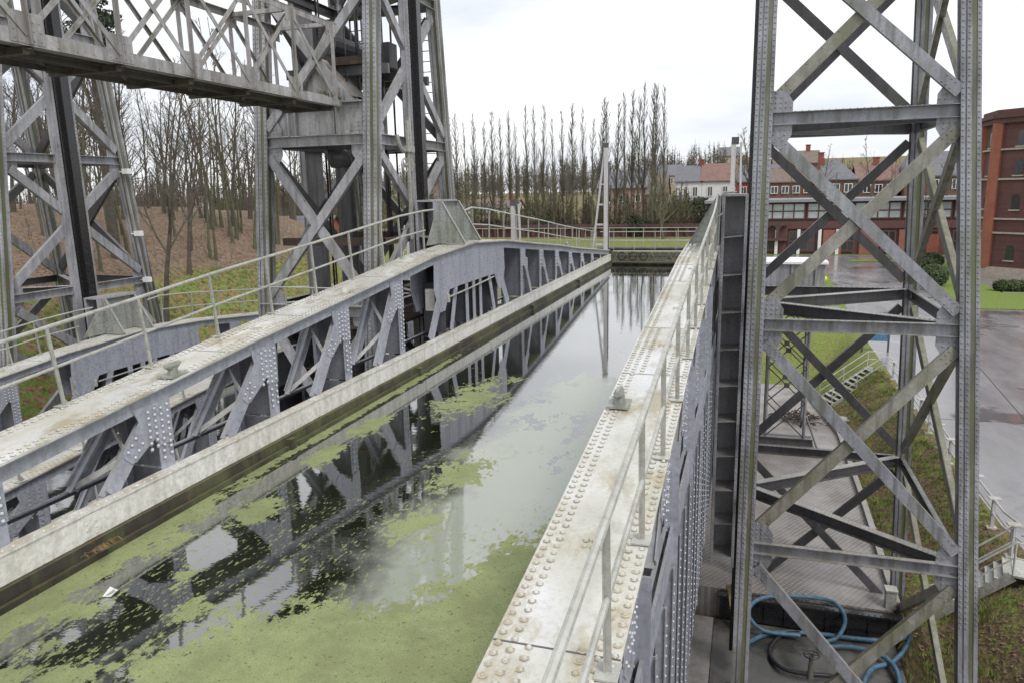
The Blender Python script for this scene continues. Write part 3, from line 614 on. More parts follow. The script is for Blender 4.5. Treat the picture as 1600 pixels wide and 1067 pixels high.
# ---------------------------------------------------------------- guide towers
YT = 19.25
LV = [9.2, 5.3, 1.37, -2.9, -7.8, -13.1]
def hw(z): return 2.45-.11*z
def tower(loc, label, x0, xo_, batter, rails, mats):
    """x0 canal face, xo_ outer face at z=0, batter of the outer face"""
    root = thing('guide_tower', loc, label, 'lift tower', 'riveted steel guide towers'); sgn = 1 if xo_ > x0 else -1
    X1 = lambda z: xo_-batter*z*sgn
    def C(ix, iy, z): return Vector((x0 if ix == 0 else X1(z), YT+(-1 if iy == 0 else 1)*hw(z), z))
    base, dark, mossy = mats
    for ix in (0, 1):
        for iy in (0, 1):
            m = MB(); a, b = C(ix, iy, LV[-1]), C(ix, iy, LV[0]); W_ = .46
            m.mat(0).bar(a, b, .27, .24, up=(0, 1, 0))
            for face in ((0, -1), (1, 0), (0, 1), (-1, 0)):
                n_ = Vector((face[0], face[1], 0)); t_ = Vector((-face[1], face[0], 0)); fy = face[0] == 0; dn = .135 if fy else .15; us = .14 if fy else .115
                def strip(u, w_, th, mi, d_):
                    m.mat(mi).bar(a+n_*d_+t_*u, b+n_*d_+t_*u, w_ if fy else th, th if fy else w_, up=(0, 1, 0))
                for u in (-us, us): strip(u, .075 if fy else .065, .03, 0, dn)
                if fy: strip(-.03, .085, .026, 0, dn)
                strip(.06 if fy else .0, .10, .016, 1, dn-.009)
                front = face == (0, -1) or (face[0] == (-sgn if ix == 0 else 0)) or (x0 < -20 and face[0] == 1) or (-13 < x0 < -8 and face[0] == 1)
                if front and (iy == 0 or face[0] != 0):
                    for u in ((-us, us, -.03) if fy else (-us, us)):
                        p = a+n_*(dn+.014)+t_*u; q = b+n_*(dn+.014)+t_*u; zlo = -9.0 if x0 > -3 else -5
                        k0 = (zlo-a.z)/(b.z-a.z); k1 = (5.5-a.z)/(b.z-a.z)
                        m.mat(0).rline(p.lerp(q, k0), p.lerp(q, k1), .115, n_, .024)
            m.mat(0).bar(a+Vector((0, 0, -.1)), a+Vector((0, 0, .15)), .75, .75, up=(0, 1, 0))
            m.build('leg', [base, 'leg_moss'], root)
    def brace(p, q, n_, mat, w=.24, name='cross_brace', rv=True, dep=.12):
        """channel: web facing n_, two lips turned back"""
        n_ = Vector(n_); m = MB(); p = Vector(p); q = Vector(q); d = (q-p).normalized(); side = d.cross(n_).normalized()
        m.bar(p, q, w, .014, up=n_)
        for sg in (-1, 1): m.bar(p+side*sg*(w/2-.007)+n_*(-dep/2), q+side*sg*(w/2-.007)+n_*(-dep/2), .014, dep, up=n_)
        if rv:
            L_ = (q-p).length
            for sg in (-1, 1): m.rline(p+d*.05+side*sg*.07+n_*.008, p+d*.45+side*sg*.07+n_*.008, .1, n_, .021); m.rline(q-d*.45+side*sg*.07+n_*.008, q-d*.05+side*sg*.07+n_*.008, .1, n_, .021)
            m.rline(p+d*.5+side*(w*.33)+n_*.008, q-d*.5+side*(w*.33)+n_*.008, .42, n_, .016)
        return m.build(name, mat, root)
    def gus(p, ax, n_, sx, sz, mat):
        """gusset plate in corner p; ax unit along the face, sx +-1 side, sz +-1 up/down"""
        n_ = Vector(n_); ax = Vector(ax); p = Vector(p); m = MB()
        pts = [p, p+ax*sx*.42, p+ax*sx*.42+Vector((0, 0, sz*.2)), p+ax*sx*.30+Vector((0, 0, sz*.40)), p+Vector((0, 0, sz*.44))]
        m.prism([v+n_*.012 for v in pts], n_, .014)
        R = [p+ax*sx*(.08+.1*i)+Vector((0, 0, sz*(.10+.1*j)))+n_*.02 for i in range(4) for j in range(4) if i+j < 4]
        m.rivets(R, n_, .023); return m.build('gusset_plate', mat, root)
    # faces: (corner a, corner b, outward normal, face axis)
    faces = [((0, 0), (1, 0), (0, -1, 0)), ((0, 1), (1, 1), (0, -1, 0)), ((0, 0), (0, 1), (-sgn, 0, 0)), ((1, 0), (1, 1), (-sgn, 0, 0))]
    for fi, (ca_, cb_, n_) in enumerate(faces):
        near = fi == 0; canal = fi == 2
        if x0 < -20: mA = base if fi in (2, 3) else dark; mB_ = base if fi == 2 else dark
        else: mA = base if near or canal else dark; mB_ = mossy if near and x0 > -3 else (base if (near or canal) else dark)  # rear and outer faces darkened by colour as if shaded
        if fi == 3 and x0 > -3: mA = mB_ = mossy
        nv = Vector(n_)
        for li, z in enumerate(LV[:-1]):
            a, b = C(*ca_, z), C(*cb_, z); d = (b-a).normalized(); a2 = a+d*.16; b2 = b-d*.16
            if li < 5:
                nn = nv if fi != 1 else nv
                m = MB(); m.bar(a2, b2, .014, .26, up=(0, 0, 1))
                for sg in (-1, 1): m.bar(a2+Vector((0, 0, sg*.123))+nn*.06, b2+Vector((0, 0, sg*.123))+nn*.06, .13, .014, up=(0, 0, 1))
                m.rline(a2+nn*.01+Vector((0, 0, .07)), a2+nn*.01+d*.4+Vector((0, 0, .07)), .1, nn, .02); m.rline(a2+nn*.01+Vector((0, 0, -.06)), a2+nn*.01+d*.4+Vector((0, 0, -.06)), .1, nn, .02)
                m.rline(a2+nn*.1+Vector((0, 0, .131)), b2+nn*.1+Vector((0, 0, .131)), .13, (0, 0, 1), .016)
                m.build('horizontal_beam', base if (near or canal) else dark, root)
            za, zb_ = z-.16, LV[li+1]+.16
            off = nv*.10
            tl, tr, bl, br = C(*ca_, za)+off, C(*cb_, za)+off, C(*ca_, zb_)+off, C(*cb_, zb_)+off
            ins = .18
            tl2, br2 = tl.lerp(br, .05), br.lerp(tl, .05); tr2, bl2 = tr.lerp(bl, .05)-nv*.03, bl.lerp(tr, .05)-nv*.03
            if near and x0 > -3: brace(tl2+nv*.03, br2+nv*.03, nv, mA); brace(tr2-nv*.02, bl2-nv*.02, nv, mB_, .25)
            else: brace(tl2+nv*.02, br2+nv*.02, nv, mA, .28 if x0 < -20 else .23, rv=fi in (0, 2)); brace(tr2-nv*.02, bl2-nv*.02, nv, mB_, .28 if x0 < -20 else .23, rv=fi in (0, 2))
            if fi in (0, 2):
                for p_, sx, sz in ((C(*ca_, z-.13), 1, -1), (C(*cb_, z-.13), -1, -1), (C(*ca_, LV[li+1]+.13), 1, 1), (C(*cb_, LV[li+1]+.13), -1, 1)):
                    gus(p_+d*sx*.15+nv*.02, d, nv, sx, sz, base)
        if fi in (1, 3):
            pass
    # plan bracing: from the middle of the canal face to the two outer legs, riveted plate on top
    for z in LV[1:-1]:
        mp_ = Vector((x0, YT, z-.02))
        for iy in (0, 1):
            q = C(1, iy, z-.02); d = (q-mp_).normalized(); p = mp_+d*.3; q = q-d*.25; m = MB()
            m.mat(1).bar(p, q, .016, .26, up=(0, 0, 1)); m.mat(0).bar(p+Vector((0, 0, .137)), q+Vector((0, 0, .137)), .2, .014, up=(0, 0, 1)); m.mat(1).bar(p-Vector((0, 0, .137)), q-Vector((0, 0, .137)), .2, .014, up=(0, 0, 1))
            sd_ = d.cross(Vector((0, 0, 1)))
            for sg in (-1, 1): m.mat(0).rline(p+Vector((0, 0, .144))+sd_*sg*.065, q+Vector((0, 0, .144))+sd_*sg*.065, .10, (0, 0, 1), .018, shift=.05*(sg > 0))
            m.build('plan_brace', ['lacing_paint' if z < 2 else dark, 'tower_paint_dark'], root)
    for rx, sg in rails:
        m = MB(); m.box((rx, YT-.45, -12.6), (rx+sg*.14, YT-.21, 9.2)); m.box((rx+sg*.14, YT-.47, -12.6), (rx+sg*.17, YT-.38, 9.2)); m.box((rx+sg*.14, YT-.30, -12.6), (rx+sg*.17, YT-.22, 9.2)); m.box((rx, YT+.39, -12.6), (rx+sg*.18, YT+.47, 9.2)); m.box((rx, YT-.2, -12.6), (rx+sg*.03, YT+.38, 9.2))
        for yy in (-.425, -.26, .43): m.rline((rx+sg*(.171 if yy < 0 else .181), YT+yy, -4), (rx+sg*(.171 if yy < 0 else .181), YT+yy, 6), .12, (sg, 0, 0), .02)
        ro = m.build('guide_rail', ['tower_paint'], root)
        m = MB(); m.box((rx+sg*.032, YT-.195, -12.6), (rx+sg*.20, YT+.375, 9.2)); m.box((rx+sg*.20, YT-.05, -12.6), (rx+sg*.33, YT+.2, 9.2)); m.build('sliding_face', 'black_rail', ro)
    return root, C, brace
Rt, RC, _ = tower((2, YT, -13.2), 'tall riveted lattice tower at the right between the near trough and the asphalt road', .24, 4.12, .057, [(.31, -1)], ('tower_paint_right', 'tower_paint_dark', 'tower_mossy'))
Ct, CC, cbrace = tower((-10.5, YT, -13.2), 'cluttered middle lattice tower with cabin, cables and ladders between the two troughs', -8.95, -12.1, 0, [(-8.95, 1), (-12.1, -1)], ('tower_paint', 'tower_paint_dark', 'tower_mossy'))
Lt, LC, _ = tower((-23, YT, -13.2), 'riveted lattice tower at the left in front of the wooded hill', -21.45, -25.4, .057, [(-21.45, 1)], ('tower_paint', 'tower_paint_dark', 'tower_mossy'))

# fittings of the middle tower
def prt(f, name, mat, parent, smooth=False):
    m = MB(); f(m); return m.build(name, mat, parent, smooth=smooth)
yn = YT-hw(1.8)
def f(m):
    m.box((-11.88, yn-.02, 1.52), (-9.17, yn+.0, 2.28)); m.box((-11.88, yn-.16, 2.26), (-9.17, yn+.5, 2.30))
    for x in (-11.3, -11.1, -9.98, -9.9): m.box((x-.02, yn-.11, 1.52), (x+.02, yn-.02, 2.26))
    m.rivets([(-9.6+.09*i, yn-.022, 2.13+.1*j) for i in range(4) for j in range(4)], (0, -1, 0), .02)
    m.box((-11.88, yn+1.2, 1.5), (-9.17, yn+1.23, 2.28))
prt(f, 'plate_girder', 'tower_paint', Ct)
def f(m):
    m.tube([(-10.65, YT-.8, -13), (-10.65, YT-.8, 1.0)], .26, 14, False); m.tube([(-10.65, YT-.8, .75), (-10.65, YT-.8, 1.2)], [.36, .55], 14)
prt(f, 'support_column', 'tower_paint_dark', Ct, True)
random.seed(3)
def f(m):
    for i, (x, y, r) in enumerate([(-9.9, 18.2, .05), (-9.75, 18.4, .035), (-9.6, 18.9, .06), (-10.2, 20.2, .05), (-10.0, 20.4, .03), (-11.2, 20.6, .06), (-9.4, 19.8, .04), (-10.8, 17.9, .025), (-10.1, 17.9, .02), (-11.3, 18.6, .03)]):
        m.tube([(x, y, -12.8), (x, y, 5.6 if i % 3 else 8.8)], r, 7)
prt(f, 'cable_run', 'black_rail', Ct)  # near-black colour carries the shade of the tower's interior
def f(m):
    for dx in (0, .38): m.box((-11.6+dx, 20.9, -12.6), (-11.57+dx, 20.96, 8.5))
    z = -12.3
    while z < 8.4: m.box((-11.6, 20.92, z), (-11.2, 20.94, z+.025)); z += .3
prt(f, 'ladder', 'tower_paint_dark', Ct)
def f(m):
    for dx in (0, .36): m.box((-9.6+dx, 21.6, -12.6), (-9.57+dx, 21.66, 8.5))
    z = -12.3
    while z < 8.4: m.box((-9.6, 21.62, z), (-9.23, 21.64, z+.025)); z += .3
prt(f, 'ladder', 'lacing_paint', Ct)
def f(m):
    for i in range(7): m.box((-11.0, YT-1.4+i*.27, 3.32+.006*(i % 3)), (-9.4, YT-1.16+i*.27, 3.38+.006*(i % 3)))
    m.box((-11.0, YT-1.48, 3.30), (-9.4, YT-1.42, 3.5))
pl = prt(f, 'timber_platform', 'timber', Ct)
for y in (YT-1.3, YT, YT+1.2): prt(lambda m: m.box((-11.9, y-.06, 3.05), (-8.9, y+.06, 3.29)), 'platform_joist', 'tower_paint_dark', Ct)
def f(m):
    m.box((-11.1, YT-.3, 2.35), (-10.3, YT+.5, 2.75)); m.box((-11.6, YT-.4, 3.5), (-11.0, YT+.3, 4.7)); m.box((-10.3, YT+.6, 3.5), (-9.8, YT+1.1, 4.2)); m.tube([(-10.7, YT-1.2, 3.9), (-10.7, YT+1.2, 3.9)], .28, 12)
prt(f, 'machinery_housing', 'tower_paint_dark', Ct)
def f(m):
    m.prism([(-10.9, yn+.2, 2.31), (-9.45, yn+.2, 2.31), (-10.2, yn+.2, 3.0), (-10.75, yn+.2, 3.3)], (0, 1, 0), .02); m.prism([(-9.9, yn+.2, 2.5), (-9.7, yn+1.3, 2.5), (-10.5, yn+1.0, 3.4), (-10.7, yn+.25, 3.5)], (.3, -1, .1), .02)
prt(f, 'bearing_bracket', 'bridge_paint', Ct)
def f(m):
    for y in (YT-1.9, YT+1.2): m.box((-12.0, y-.08, -1.3), (-9.0, y+.08, -1.1))
    m.box((-9.1, YT-1.9, -1.3), (-9.0, YT+1.3, -1.12))
prt(f, 'timber_rail', 'timber', Ct)
def f(m):
    for i in range(12): m.box((-12.2, 16.4+i*.46, -3.35), (-8.6 if i > 5 else -8.55, 16.82+i*.46, -3.29))
    for i in range(4): m.box((-11.6+.5*i, 20.2, -3.28), (-11.2+.5*i, 21.4, -3.05+.1*i))
prt(f, 'timber_deck', 'timber', Ct)
def f(m):
    for y in (16.3, 22.3):
        m.tube([(-12.2, y, -2.3), (-8.9, y, -2.3)], .02, 6); m.tube([(-12.2, y, -2.75), (-8.9, y, -2.75)], .016, 6)
        for k in range(5): m.tube([(-12.2+k*.82, y, -3.3), (-12.2+k*.82, y, -2.3)], .02, 6)
prt(f, 'deck_handrail', 'galvanised', Ct)
def ring(m, c, r, t, n=20, ax='x'):
    pts = [(c[0], c[1]+r*math.cos(2*math.pi*k/n), c[2]+r*math.sin(2*math.pi*k/n)) for k in range(n+1)]; m.tube(pts, t, 6, False)
for cx_, cy_, cz_, r_ in ((-8.72, 18.25, .75, .17), (-8.72, 18.62, .78, .14)):
    def f(m):
        ring(m, (cx_, cy_, cz_), r_, .03); m.tube([(cx_-.08, cy_, cz_), (cx_+.08, cy_, cz_)], .04, 8)
        for k in range(4):
            a = k*math.pi/4; m.bar((cx_, cy_-r_*math.cos(a), cz_-r_*math.sin(a)), (cx_, cy_+r_*math.cos(a), cz_+r_*math.sin(a)), .02, .03)
    prt(f, 'pulley_wheel', 'galvanised', Ct)
def f(m):
    pts = [(-8.75, 18.35+.42*math.cos(a), 1.95-.42+.42*math.sin(a)) for a in [math.radians(-90-8*k) for k in range(12)]]; m.tube(pts, .06, 6)
    m.box((-8.72, 18.38, -1.2), (-8.66, 18.46, 1.9)); m.box((-8.74, 18.52, .6), (-8.66, 18.60, 2.0)); m.box((-8.75, 18.28, 1.1), (-8.62, 18.7, 1.25)); m.tube([(-8.68, 18.5, 2.0), (-8.68, 18.5, -3)], .012, 5); m.tube([(-8.68, 18.66, 1.4), (-8.68, 18.66, -3)], .012, 5)
prt(f, 'signal_gear', 'galvanised', Ct)

# left tower: slim drain pipe with lamps beside its far leg
def f(m):
    m.tube([(-21.0, 22.6, -8), (-21.3, 22.1, -2), (-21.6, 21.6, 3.2)], .035, 6)
pl_ = prt(f, 'drain_pipe', 'tower_paint_dark', Lt)
for z, y in ((-1.2, 21.55), (-2.9, 21.7), (1.0, 21.35)):
    def f(m):
        m.box((-21.25, y, z-.08), (-21.0, y+.2, z+.1)); m.box((-21.45, y+.08, z-.02), (-21.2, y+.12, z+.02))
    prt(f, 'floodlight', 'white_plastic', Lt)

# ---------------------------------------------------------------- lattice service bridge into the middle tower
br = thing('service_bridge', (-10.25, 2.5, 2.1), 'rusty grey lattice footbridge running overhead into the middle tower', 'footbridge')
XA, XB, ZL, ZT = -9.5, -11.0, 2.1, 3.98
ypan = [16.2-1.6*k for k in range(10)]
for X_, sg in ((XA, 1), (XB, -1)):
    m = MB(); m.box((X_-.01, 1.0, ZL), (X_+.01, 16.5, ZL+.2)); m.box((X_-sg*.16, 1.0, ZL), (X_+sg*.02, 16.5, ZL+.014)); m.box((X_-.01, 1.0, ZT-.12), (X_+.01, 16.5, ZT)); m.box((X_-sg*.12, 1.0, ZT), (X_+sg*.02, 16.5, ZT+.012))
    m.rline((X_+.011*sg, 5, ZL+.05), (X_+.011*sg, 16.4, ZL+.05), .32, (sg, 0, 0), .016)
    m.build('chord', 'bridge_paint', br)
    for y in ypan:
        m = MB(); m.box((X_+sg*.012, y-.035, ZL+.02), (X_+sg*.024, y+.035, ZT)); m.box((X_+sg*.024, y-.006, ZL+.02), (X_+sg*.085, y+.006, ZT)); m.build('lattice_post', 'bridge_paint', br)
        m = MB(); m.box((X_+sg*.010, y-.26, ZL+.03), (X_+sg*.018, y+.26, ZL+.44)); m.box((X_+sg*.010, y-.2, ZT-.3), (X_+sg*.018, y+.2, ZT-.02))
        if sg > 0: m.rivets([(X_+.019, y+a, ZL+b) for a in (-.2, -.1, .1, .2) for b in (.08, .2, .32)], (1, 0, 0), .014)
        m.build('gusset_plate', 'bridge_paint', br)
        if y > 2:
            for (p, q, o_) in (((y, ZL+.15), (y-1.6, ZT-.1), .028), ((y, ZT-.1), (y-1.6, ZL+.15), -.006)):
                m = MB(); m.bar((X_+sg*o_, *p), (X_+sg*o_, *q), .012, .085, up=(0, 1, 0)); m.bar((X_+sg*(o_-.025), p[0]+.03, p[1]), (X_+sg*(o_-.025), q[0]+.03, q[1]), .05, .010, up=(0, 1, 0)); m.build('lattice_diagonal', 'bridge_paint', br)
m = MB()
for i in range(7):
    x = XB+.10+i*.19; m.box((x, 1.2, ZL+.02), (x+.15, 16.45, ZL+.055))
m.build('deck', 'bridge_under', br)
m = MB()
for y in ypan: m.box((XB+.05, y-.05, ZL-.10), (XA-.05, y+.05, ZL-.002)); m.bar((XB, y, ZL-.03), (XA, y-1.6, ZL-.03), .07, .012) if y > 2 else None
m.box((XA-.42, 1.2, ZL-.09), (XA-.38, 16.4, ZL-.001)); m.box((XB+.38, 1.2, ZL-.09), (XB+.42, 16.4, ZL-.001))
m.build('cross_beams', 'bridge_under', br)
m = MB()
for y in ypan: m.box((XB, y-.04, ZT-.09), (XA, y+.04, ZT-.001)); m.bar((XB, y, ZT-.03), (XA, y-1.6, ZT-.03), .06, .012) if y > 2 else None
m.build('top_bracing', 'bridge_paint', br)
m = MB()
random.seed(5)
for i in range(160):
    y = random.choice([16.2, 15.9, 14.7, 16.3])+random.gauss(0, .16); x = XA+random.uniform(-.1, .03); z = ZL+.2
    m.tube([(x, y, z-.02), (x+random.uniform(-.05, .05), y+random.uniform(-.06, .06), z+random.uniform(.04, .13))], [.012, .004], 3)
tag(m.build('moss_tufts', 'hedge_leaf', None), 'clump of moss growing on the lower rail of the overhead lattice bridge', 'moss', kind='stuff')

# ---------------------------------------------------------------- right-hand yard
m = MB(); m.box((-.35, 21.72, -13.15), (4.75, 21.9, -12.42)); m.box((-.4, 21.62, -12.42), (4.8, 21.94, -12.36))
for k in range(9): m.box((-.2+.58*k, 21.66, -13.1), (-.16+.58*k, 21.72, -12.42))
m.rivets([(-.3+.16*k, 21.68, -12.36) for k in range(31)], (0, 0, 1), .028)
tag(m.build('base_girder', 'black_rail'), 'black riveted base girder lying along the edge of the cobbled yard', 'girder')
def catmull(P, n=8):
    out = []; P = [Vector(p) for p in P]; P = [P[0]]+P+[P[-1]]
    for i in range(1, len(P)-2):
        for k in range(n):
            t = k/n; a, b, c, d = P[i-1:i+3]; out.append(.5*((2*b)+(c-a)*t+(2*a-5*b+4*c-d)*t*t+(3*b-a-3*c+d)*t*t*t))
    out.append(P[-2]); return out
def hose(label, mat, pts, r):
    m = MB(); m.tube(catmull(pts, 10), r, 10); tag(m.build('hose', mat, smooth=True), label, 'hose')
HP = [[(0.35, 20.29, -13.1), (1.08, 21.09, -13.1), (2.17, 21.43, -13.08), (3.57, 21.47, -13.05), (4.43, 21.54, -13.0), (4.93, 21.45, -12.75), (4.98, 21.55, -12.6), (4.82, 21.16, -12.85), (4.37, 20.62, -13.08), (3.76, 20.13, -13.1), (3.44, 19.2, -13.1), (3.82, 18.67, -13.1), (4.3, 19.32, -13.1), (4.36, 20.15, -13.0), (4.05, 20.74, -13.0), (3.34, 20.99, -13.05), (2.48, 20.82, -13.1)], [(1.97, 21.11, -13.0), (0.98, 20.99, -12.95), (0.55, 21.15, -12.7), (0.54, 21.12, -12.3), (0.87, 21.55, -12.22), (1.61, 21.87, -12.2), (2.7, 21.94, -12.2), (3.08, 21.58, -12.22), (3.2, 21.48, -12.6), (2.99, 21.22, -12.95), (2.57, 21.0, -13.05)], [(1.98, 21.33, -13.05), (1.53, 21.21, -13.1), (1.21, 20.63, -13.1), (1.11, 20.06, -13.1), (1.41, 19.52, -13.1), (2.04, 19.44, -13.1), (2.69, 19.51, -13.1), (3.05, 19.2, -13.08)]]
hz = -13.1
hose('thick blue hose running across the wet pit floor into a round bend at the right', 'hose_blue', HP[0], .068)
hose('blue hose in a flat oval coil lying at the left end of the pit', 'hose_blue', HP[1], .062)
hose('black rubber hose curled on the wet pit floor beside the valve', 'hose_black', HP[2], .06)
vr = thing('valve', (2.13, 19.42, -13.2), 'old handwheel valve on a short green spindle in the pit', 'valve')
m = MB(); m.tube([(2.13, 19.42, -13.2), (2.13, 19.42, -12.5)], [.09, .05], 10); m.build('spindle', 'tower_mossy', vr)
m = MB(); m.tube([(2.13+.2*math.cos(a), 19.42+.2*math.sin(a), -12.48) for a in [2*math.pi*k/18 for k in range(19)]], .022, 6)
for k in range(3): a = k*math.pi/3; m.bar((2.13-.2*math.cos(a), 19.42-.2*math.sin(a), -12.48), (2.13+.2*math.cos(a), 19.42+.2*math.sin(a), -12.48), .03, .02)
m.build('handwheel', 'black_rail', vr)
m = MB(); m.bar((.15, 21.2, -13.15), (-.1, 21.75, -12.0), .16, .07); tag(m.build('timber_prop', 'pale_timber'), 'pale wooden prop leaning on the base girder by the blue coil', 'plank')
m = MB(); m.box((4.35, 22.05, -12.3), (4.62, 22.35, -11.75)); m.box((4.32, 22.02, -11.75), (4.65, 22.38, -11.7)); tag(m.build('kerb_post', 'galvanised'), 'short grey capped post at the near end of the kerb', 'post')
# lattice trestle with a tank
tr = thing('lattice_trestle', (2.1, 36.3, -12.3), 'slim grey lattice trestle standing on a plinth in the cobbled yard', 'trestle')
m = MB(); m.mat(1).box((1.0, 35.3, -12.3), (3.4, 37.2, -12.05)); m.mat(0).box((.9, 35.28, -11.95), (3.3, 35.35, -11.6)); m.box((.9, 35.2, -11.62), (3.3, 35.4, -11.58)); m.build('plinth', ['tower_paint_dark', 'hose_black'], tr)
zl_, zh_ = -11.58, -4.9
for x in (1.2, 2.9):
    for y in (35.4, 37.0):
        m = MB(); m.box((x-.07, y-.012, zl_), (x+.07, y+.012, zh_)); m.box((x-.012, y-.07, zl_), (x+.012, y+.07, zh_)); m.build('leg', 'tower_paint', tr)
for z in [zl_+1.11*k*1.5 for k in range(4)]:
    z2 = z+1.665
    for y in (35.4, 37.0):
        m = MB(); m.bar((1.2, y, z), (2.9, y, z2), .05, .05); m.bar((2.9, y, z), (1.2, y, z2), .05, .05); m.box((1.93, y-.03, (z+z2)/2-.12), (2.17, y-.02, (z+z2)/2+.12)); m.build('lattice_cross', 'tower_paint_dark', tr)
    for x in (1.2, 2.9):
        m = MB(); m.bar((x, 35.4, z), (x, 37.0, z2), .05, .05); m.bar((x, 37.0, z), (x, 35.4, z2), .05, .05); m.build('lattice_cross', 'tower_paint_dark', tr)
m = MB(); m.bar((3.0, 35.5, -10.6), (3.6, 34.6, -12.2), .06, .06); m.bar((2.9, 35.3, -12.2), (4.0, 35.1, -12.2), .04, .04); m.build('prop', 'tower_paint_dark', tr)
tk = thing('steel_tank', (1.4, 36.3, -4.9), 'grey steel box tank with a white rim on top of the lattice trestle', 'tank')
m = MB(); m.box((-.9, 35.2, -4.85), (3.4, 37.4, -3.45)); m.build('body', 'tower_paint', tk)
for x in (-.4, .8, 2.0, 3.0): 
    m = MB(); m.box((x-.03, 35.12, -4.8), (x+.03, 35.2, -3.5)); m.build('stiffener', 'tower_paint', tk)
m = MB(); m.box((-1.0, 35.05, -3.44), (3.5, 37.5, -3.34)); m.build('rim', 'white_plastic', tk)
m = MB(); m.box((.6, 33.2, -5.35), (4.0, 35.0, -5.28)); m.box((.6, 33.2, -5.27), (.65, 35, -4.95)); m.box((2.0, 33.6, -5.27), (2.5, 34.0, -5.05))
tag(m.build('inspection_platform', 'tower_paint_dark'), 'small dark steel platform just below the grey tank', 'platform')
m = MB(); m.tube([(1.9, 34.3, -5.27), (1.9, 34.3, -5.12)], .22, 14); tag(m.build('lamp', 'green_lamp'), 'round green lamp on the platform below the grey tank', 'lamp')
# scrap pile
m = MB(); random.seed(9)
for i in range(170):
    x = random.gauss(3.0, .55); y = random.gauss(40.6, .55); z = -12.28+random.random()*.32*math.exp(-((x-3)**2+(y-40.6)**2)); a = random.uniform(0, 6.28); l_ = random.uniform(.15, .5)
    m.tube([(x, y, z), (x+math.cos(a)*l_, y+math.sin(a)*l_, z+random.uniform(0, .22))], random.uniform(.01, .035), 4)
tag(m.build('scrap_pile', 'scrub'), 'heap of brown dead branches on the cobbles behind the trestle', 'branch pile', kind='stuff')
# stairs with railings up to the road
def stair(name_label, p0, p1, width, nst, loc):
    root = thing('stairs', loc, name_label, 'stairs', 'steel stairs from the yard up to the road'); p0 = Vector(p0); p1 = Vector(p1); d = p1-p0; h = Vector((d.x, d.y, 0)).normalized(); sd_ = Vector((-h.y, h.x, 0))
    for sg in (-1, 1):
        m = MB(); m.bar(p0+sd_*sg*width/2+Vector((0, 0, -.05)), p1+sd_*sg*width/2+Vector((0, 0, -.05)), .05, .26); m.build('stringer', 'galvanised', root)
    for i in range(nst):
        c = p0.lerp(p1, (i+.5)/nst)+Vector((0, 0, .06)); m = MB()
        a = c-h*.12-sd_*width/2; b = c+h*.12+sd_*width/2
        m.bar(c-sd_*(width/2-.03), c+sd_*(width/2-.03), .24, .04, up=(0, 0, 1)); m.build('tread', 'galvanised', root)
    for sg in (-1, 1):
        m = MB(); up = Vector((0, 0, 1)); e0, e1 = p0+sd_*sg*width/2, p1+sd_*sg*width/2; hh = h*.5
        m.tube([e0-hh*.4+up*.85, e0+up*.95, e1+up*.95, e1+hh+up*.92], .03, 7); m.tube([e0+up*.5, e1+up*.5, e1+hh+up*.48], .024, 7)
        for t in (0, .5, 1): q = e0.lerp(e1, t); m.tube([q-up*.1, q+up*.95], .028, 7)
        m.build('stair_railing', 'lacing_paint', root)
    m = MB(); m.bar(p1+h*.0+Vector((0, 0, -.02)), p1+h*.9+Vector((0, 0, -.02)), width+.1, .06); m.build('landing', 'galvanised', root)
stair('far steel stair with railings climbing the grassy bank to the road', (4.7, 44.4, -12.3), (7.3, 45.4, -10.5), 1.5, 10, (4.7, 44.4, -12.3))
stair('near steel stair with curved railings behind the right leg of the tower', (5.7, 22.3, -12.1), (7.35, 21.9, -10.42), 1.1, 9, (5.75, 22.3, -12.25))
m = MB(); m.box((4.4, 40.2, -12.3), (5.9, 41.0, -12.05)); tag(m.build('stone_slab', 'concrete'), 'flat pale stone slab at the foot of the far grassy bank', 'slab')
# railing along the road edge
rr = thing('road_railing', (7.85, 26, -10.4), 'pale double-bar railing along the edge of the asphalt road', 'railing')
P_ = [(7.75, 22.2), (7.5, 23.4), (7.5, 26.0), (7.6, 28), (7.65, 31), (7.75, 34), (7.8, 37), (7.85, 40), (7.9, 43), (7.9, 44.6)]
for hgt in (.95, .5):
    m = MB(); m.tube([(x, y, -10.42+hgt) for x, y in P_], .035, 7); m.build('rail', 'lacing_paint', rr)
yy = 22.5
while yy < 44.7:
    x = 7.55+(yy-26)*.019; m = MB(); m.box((x-.05, yy-.05, -10.5), (x+.05, yy+.05, -9.45)); m.box((x-.16, yy-.12, -9.46), (x+.16, yy+.12, -9.42)); m.box((x-.14, yy-.1, -10.42), (x+.14, yy+.1, -10.37)); m.build('post', 'lacing_paint', rr); yy += 1.87
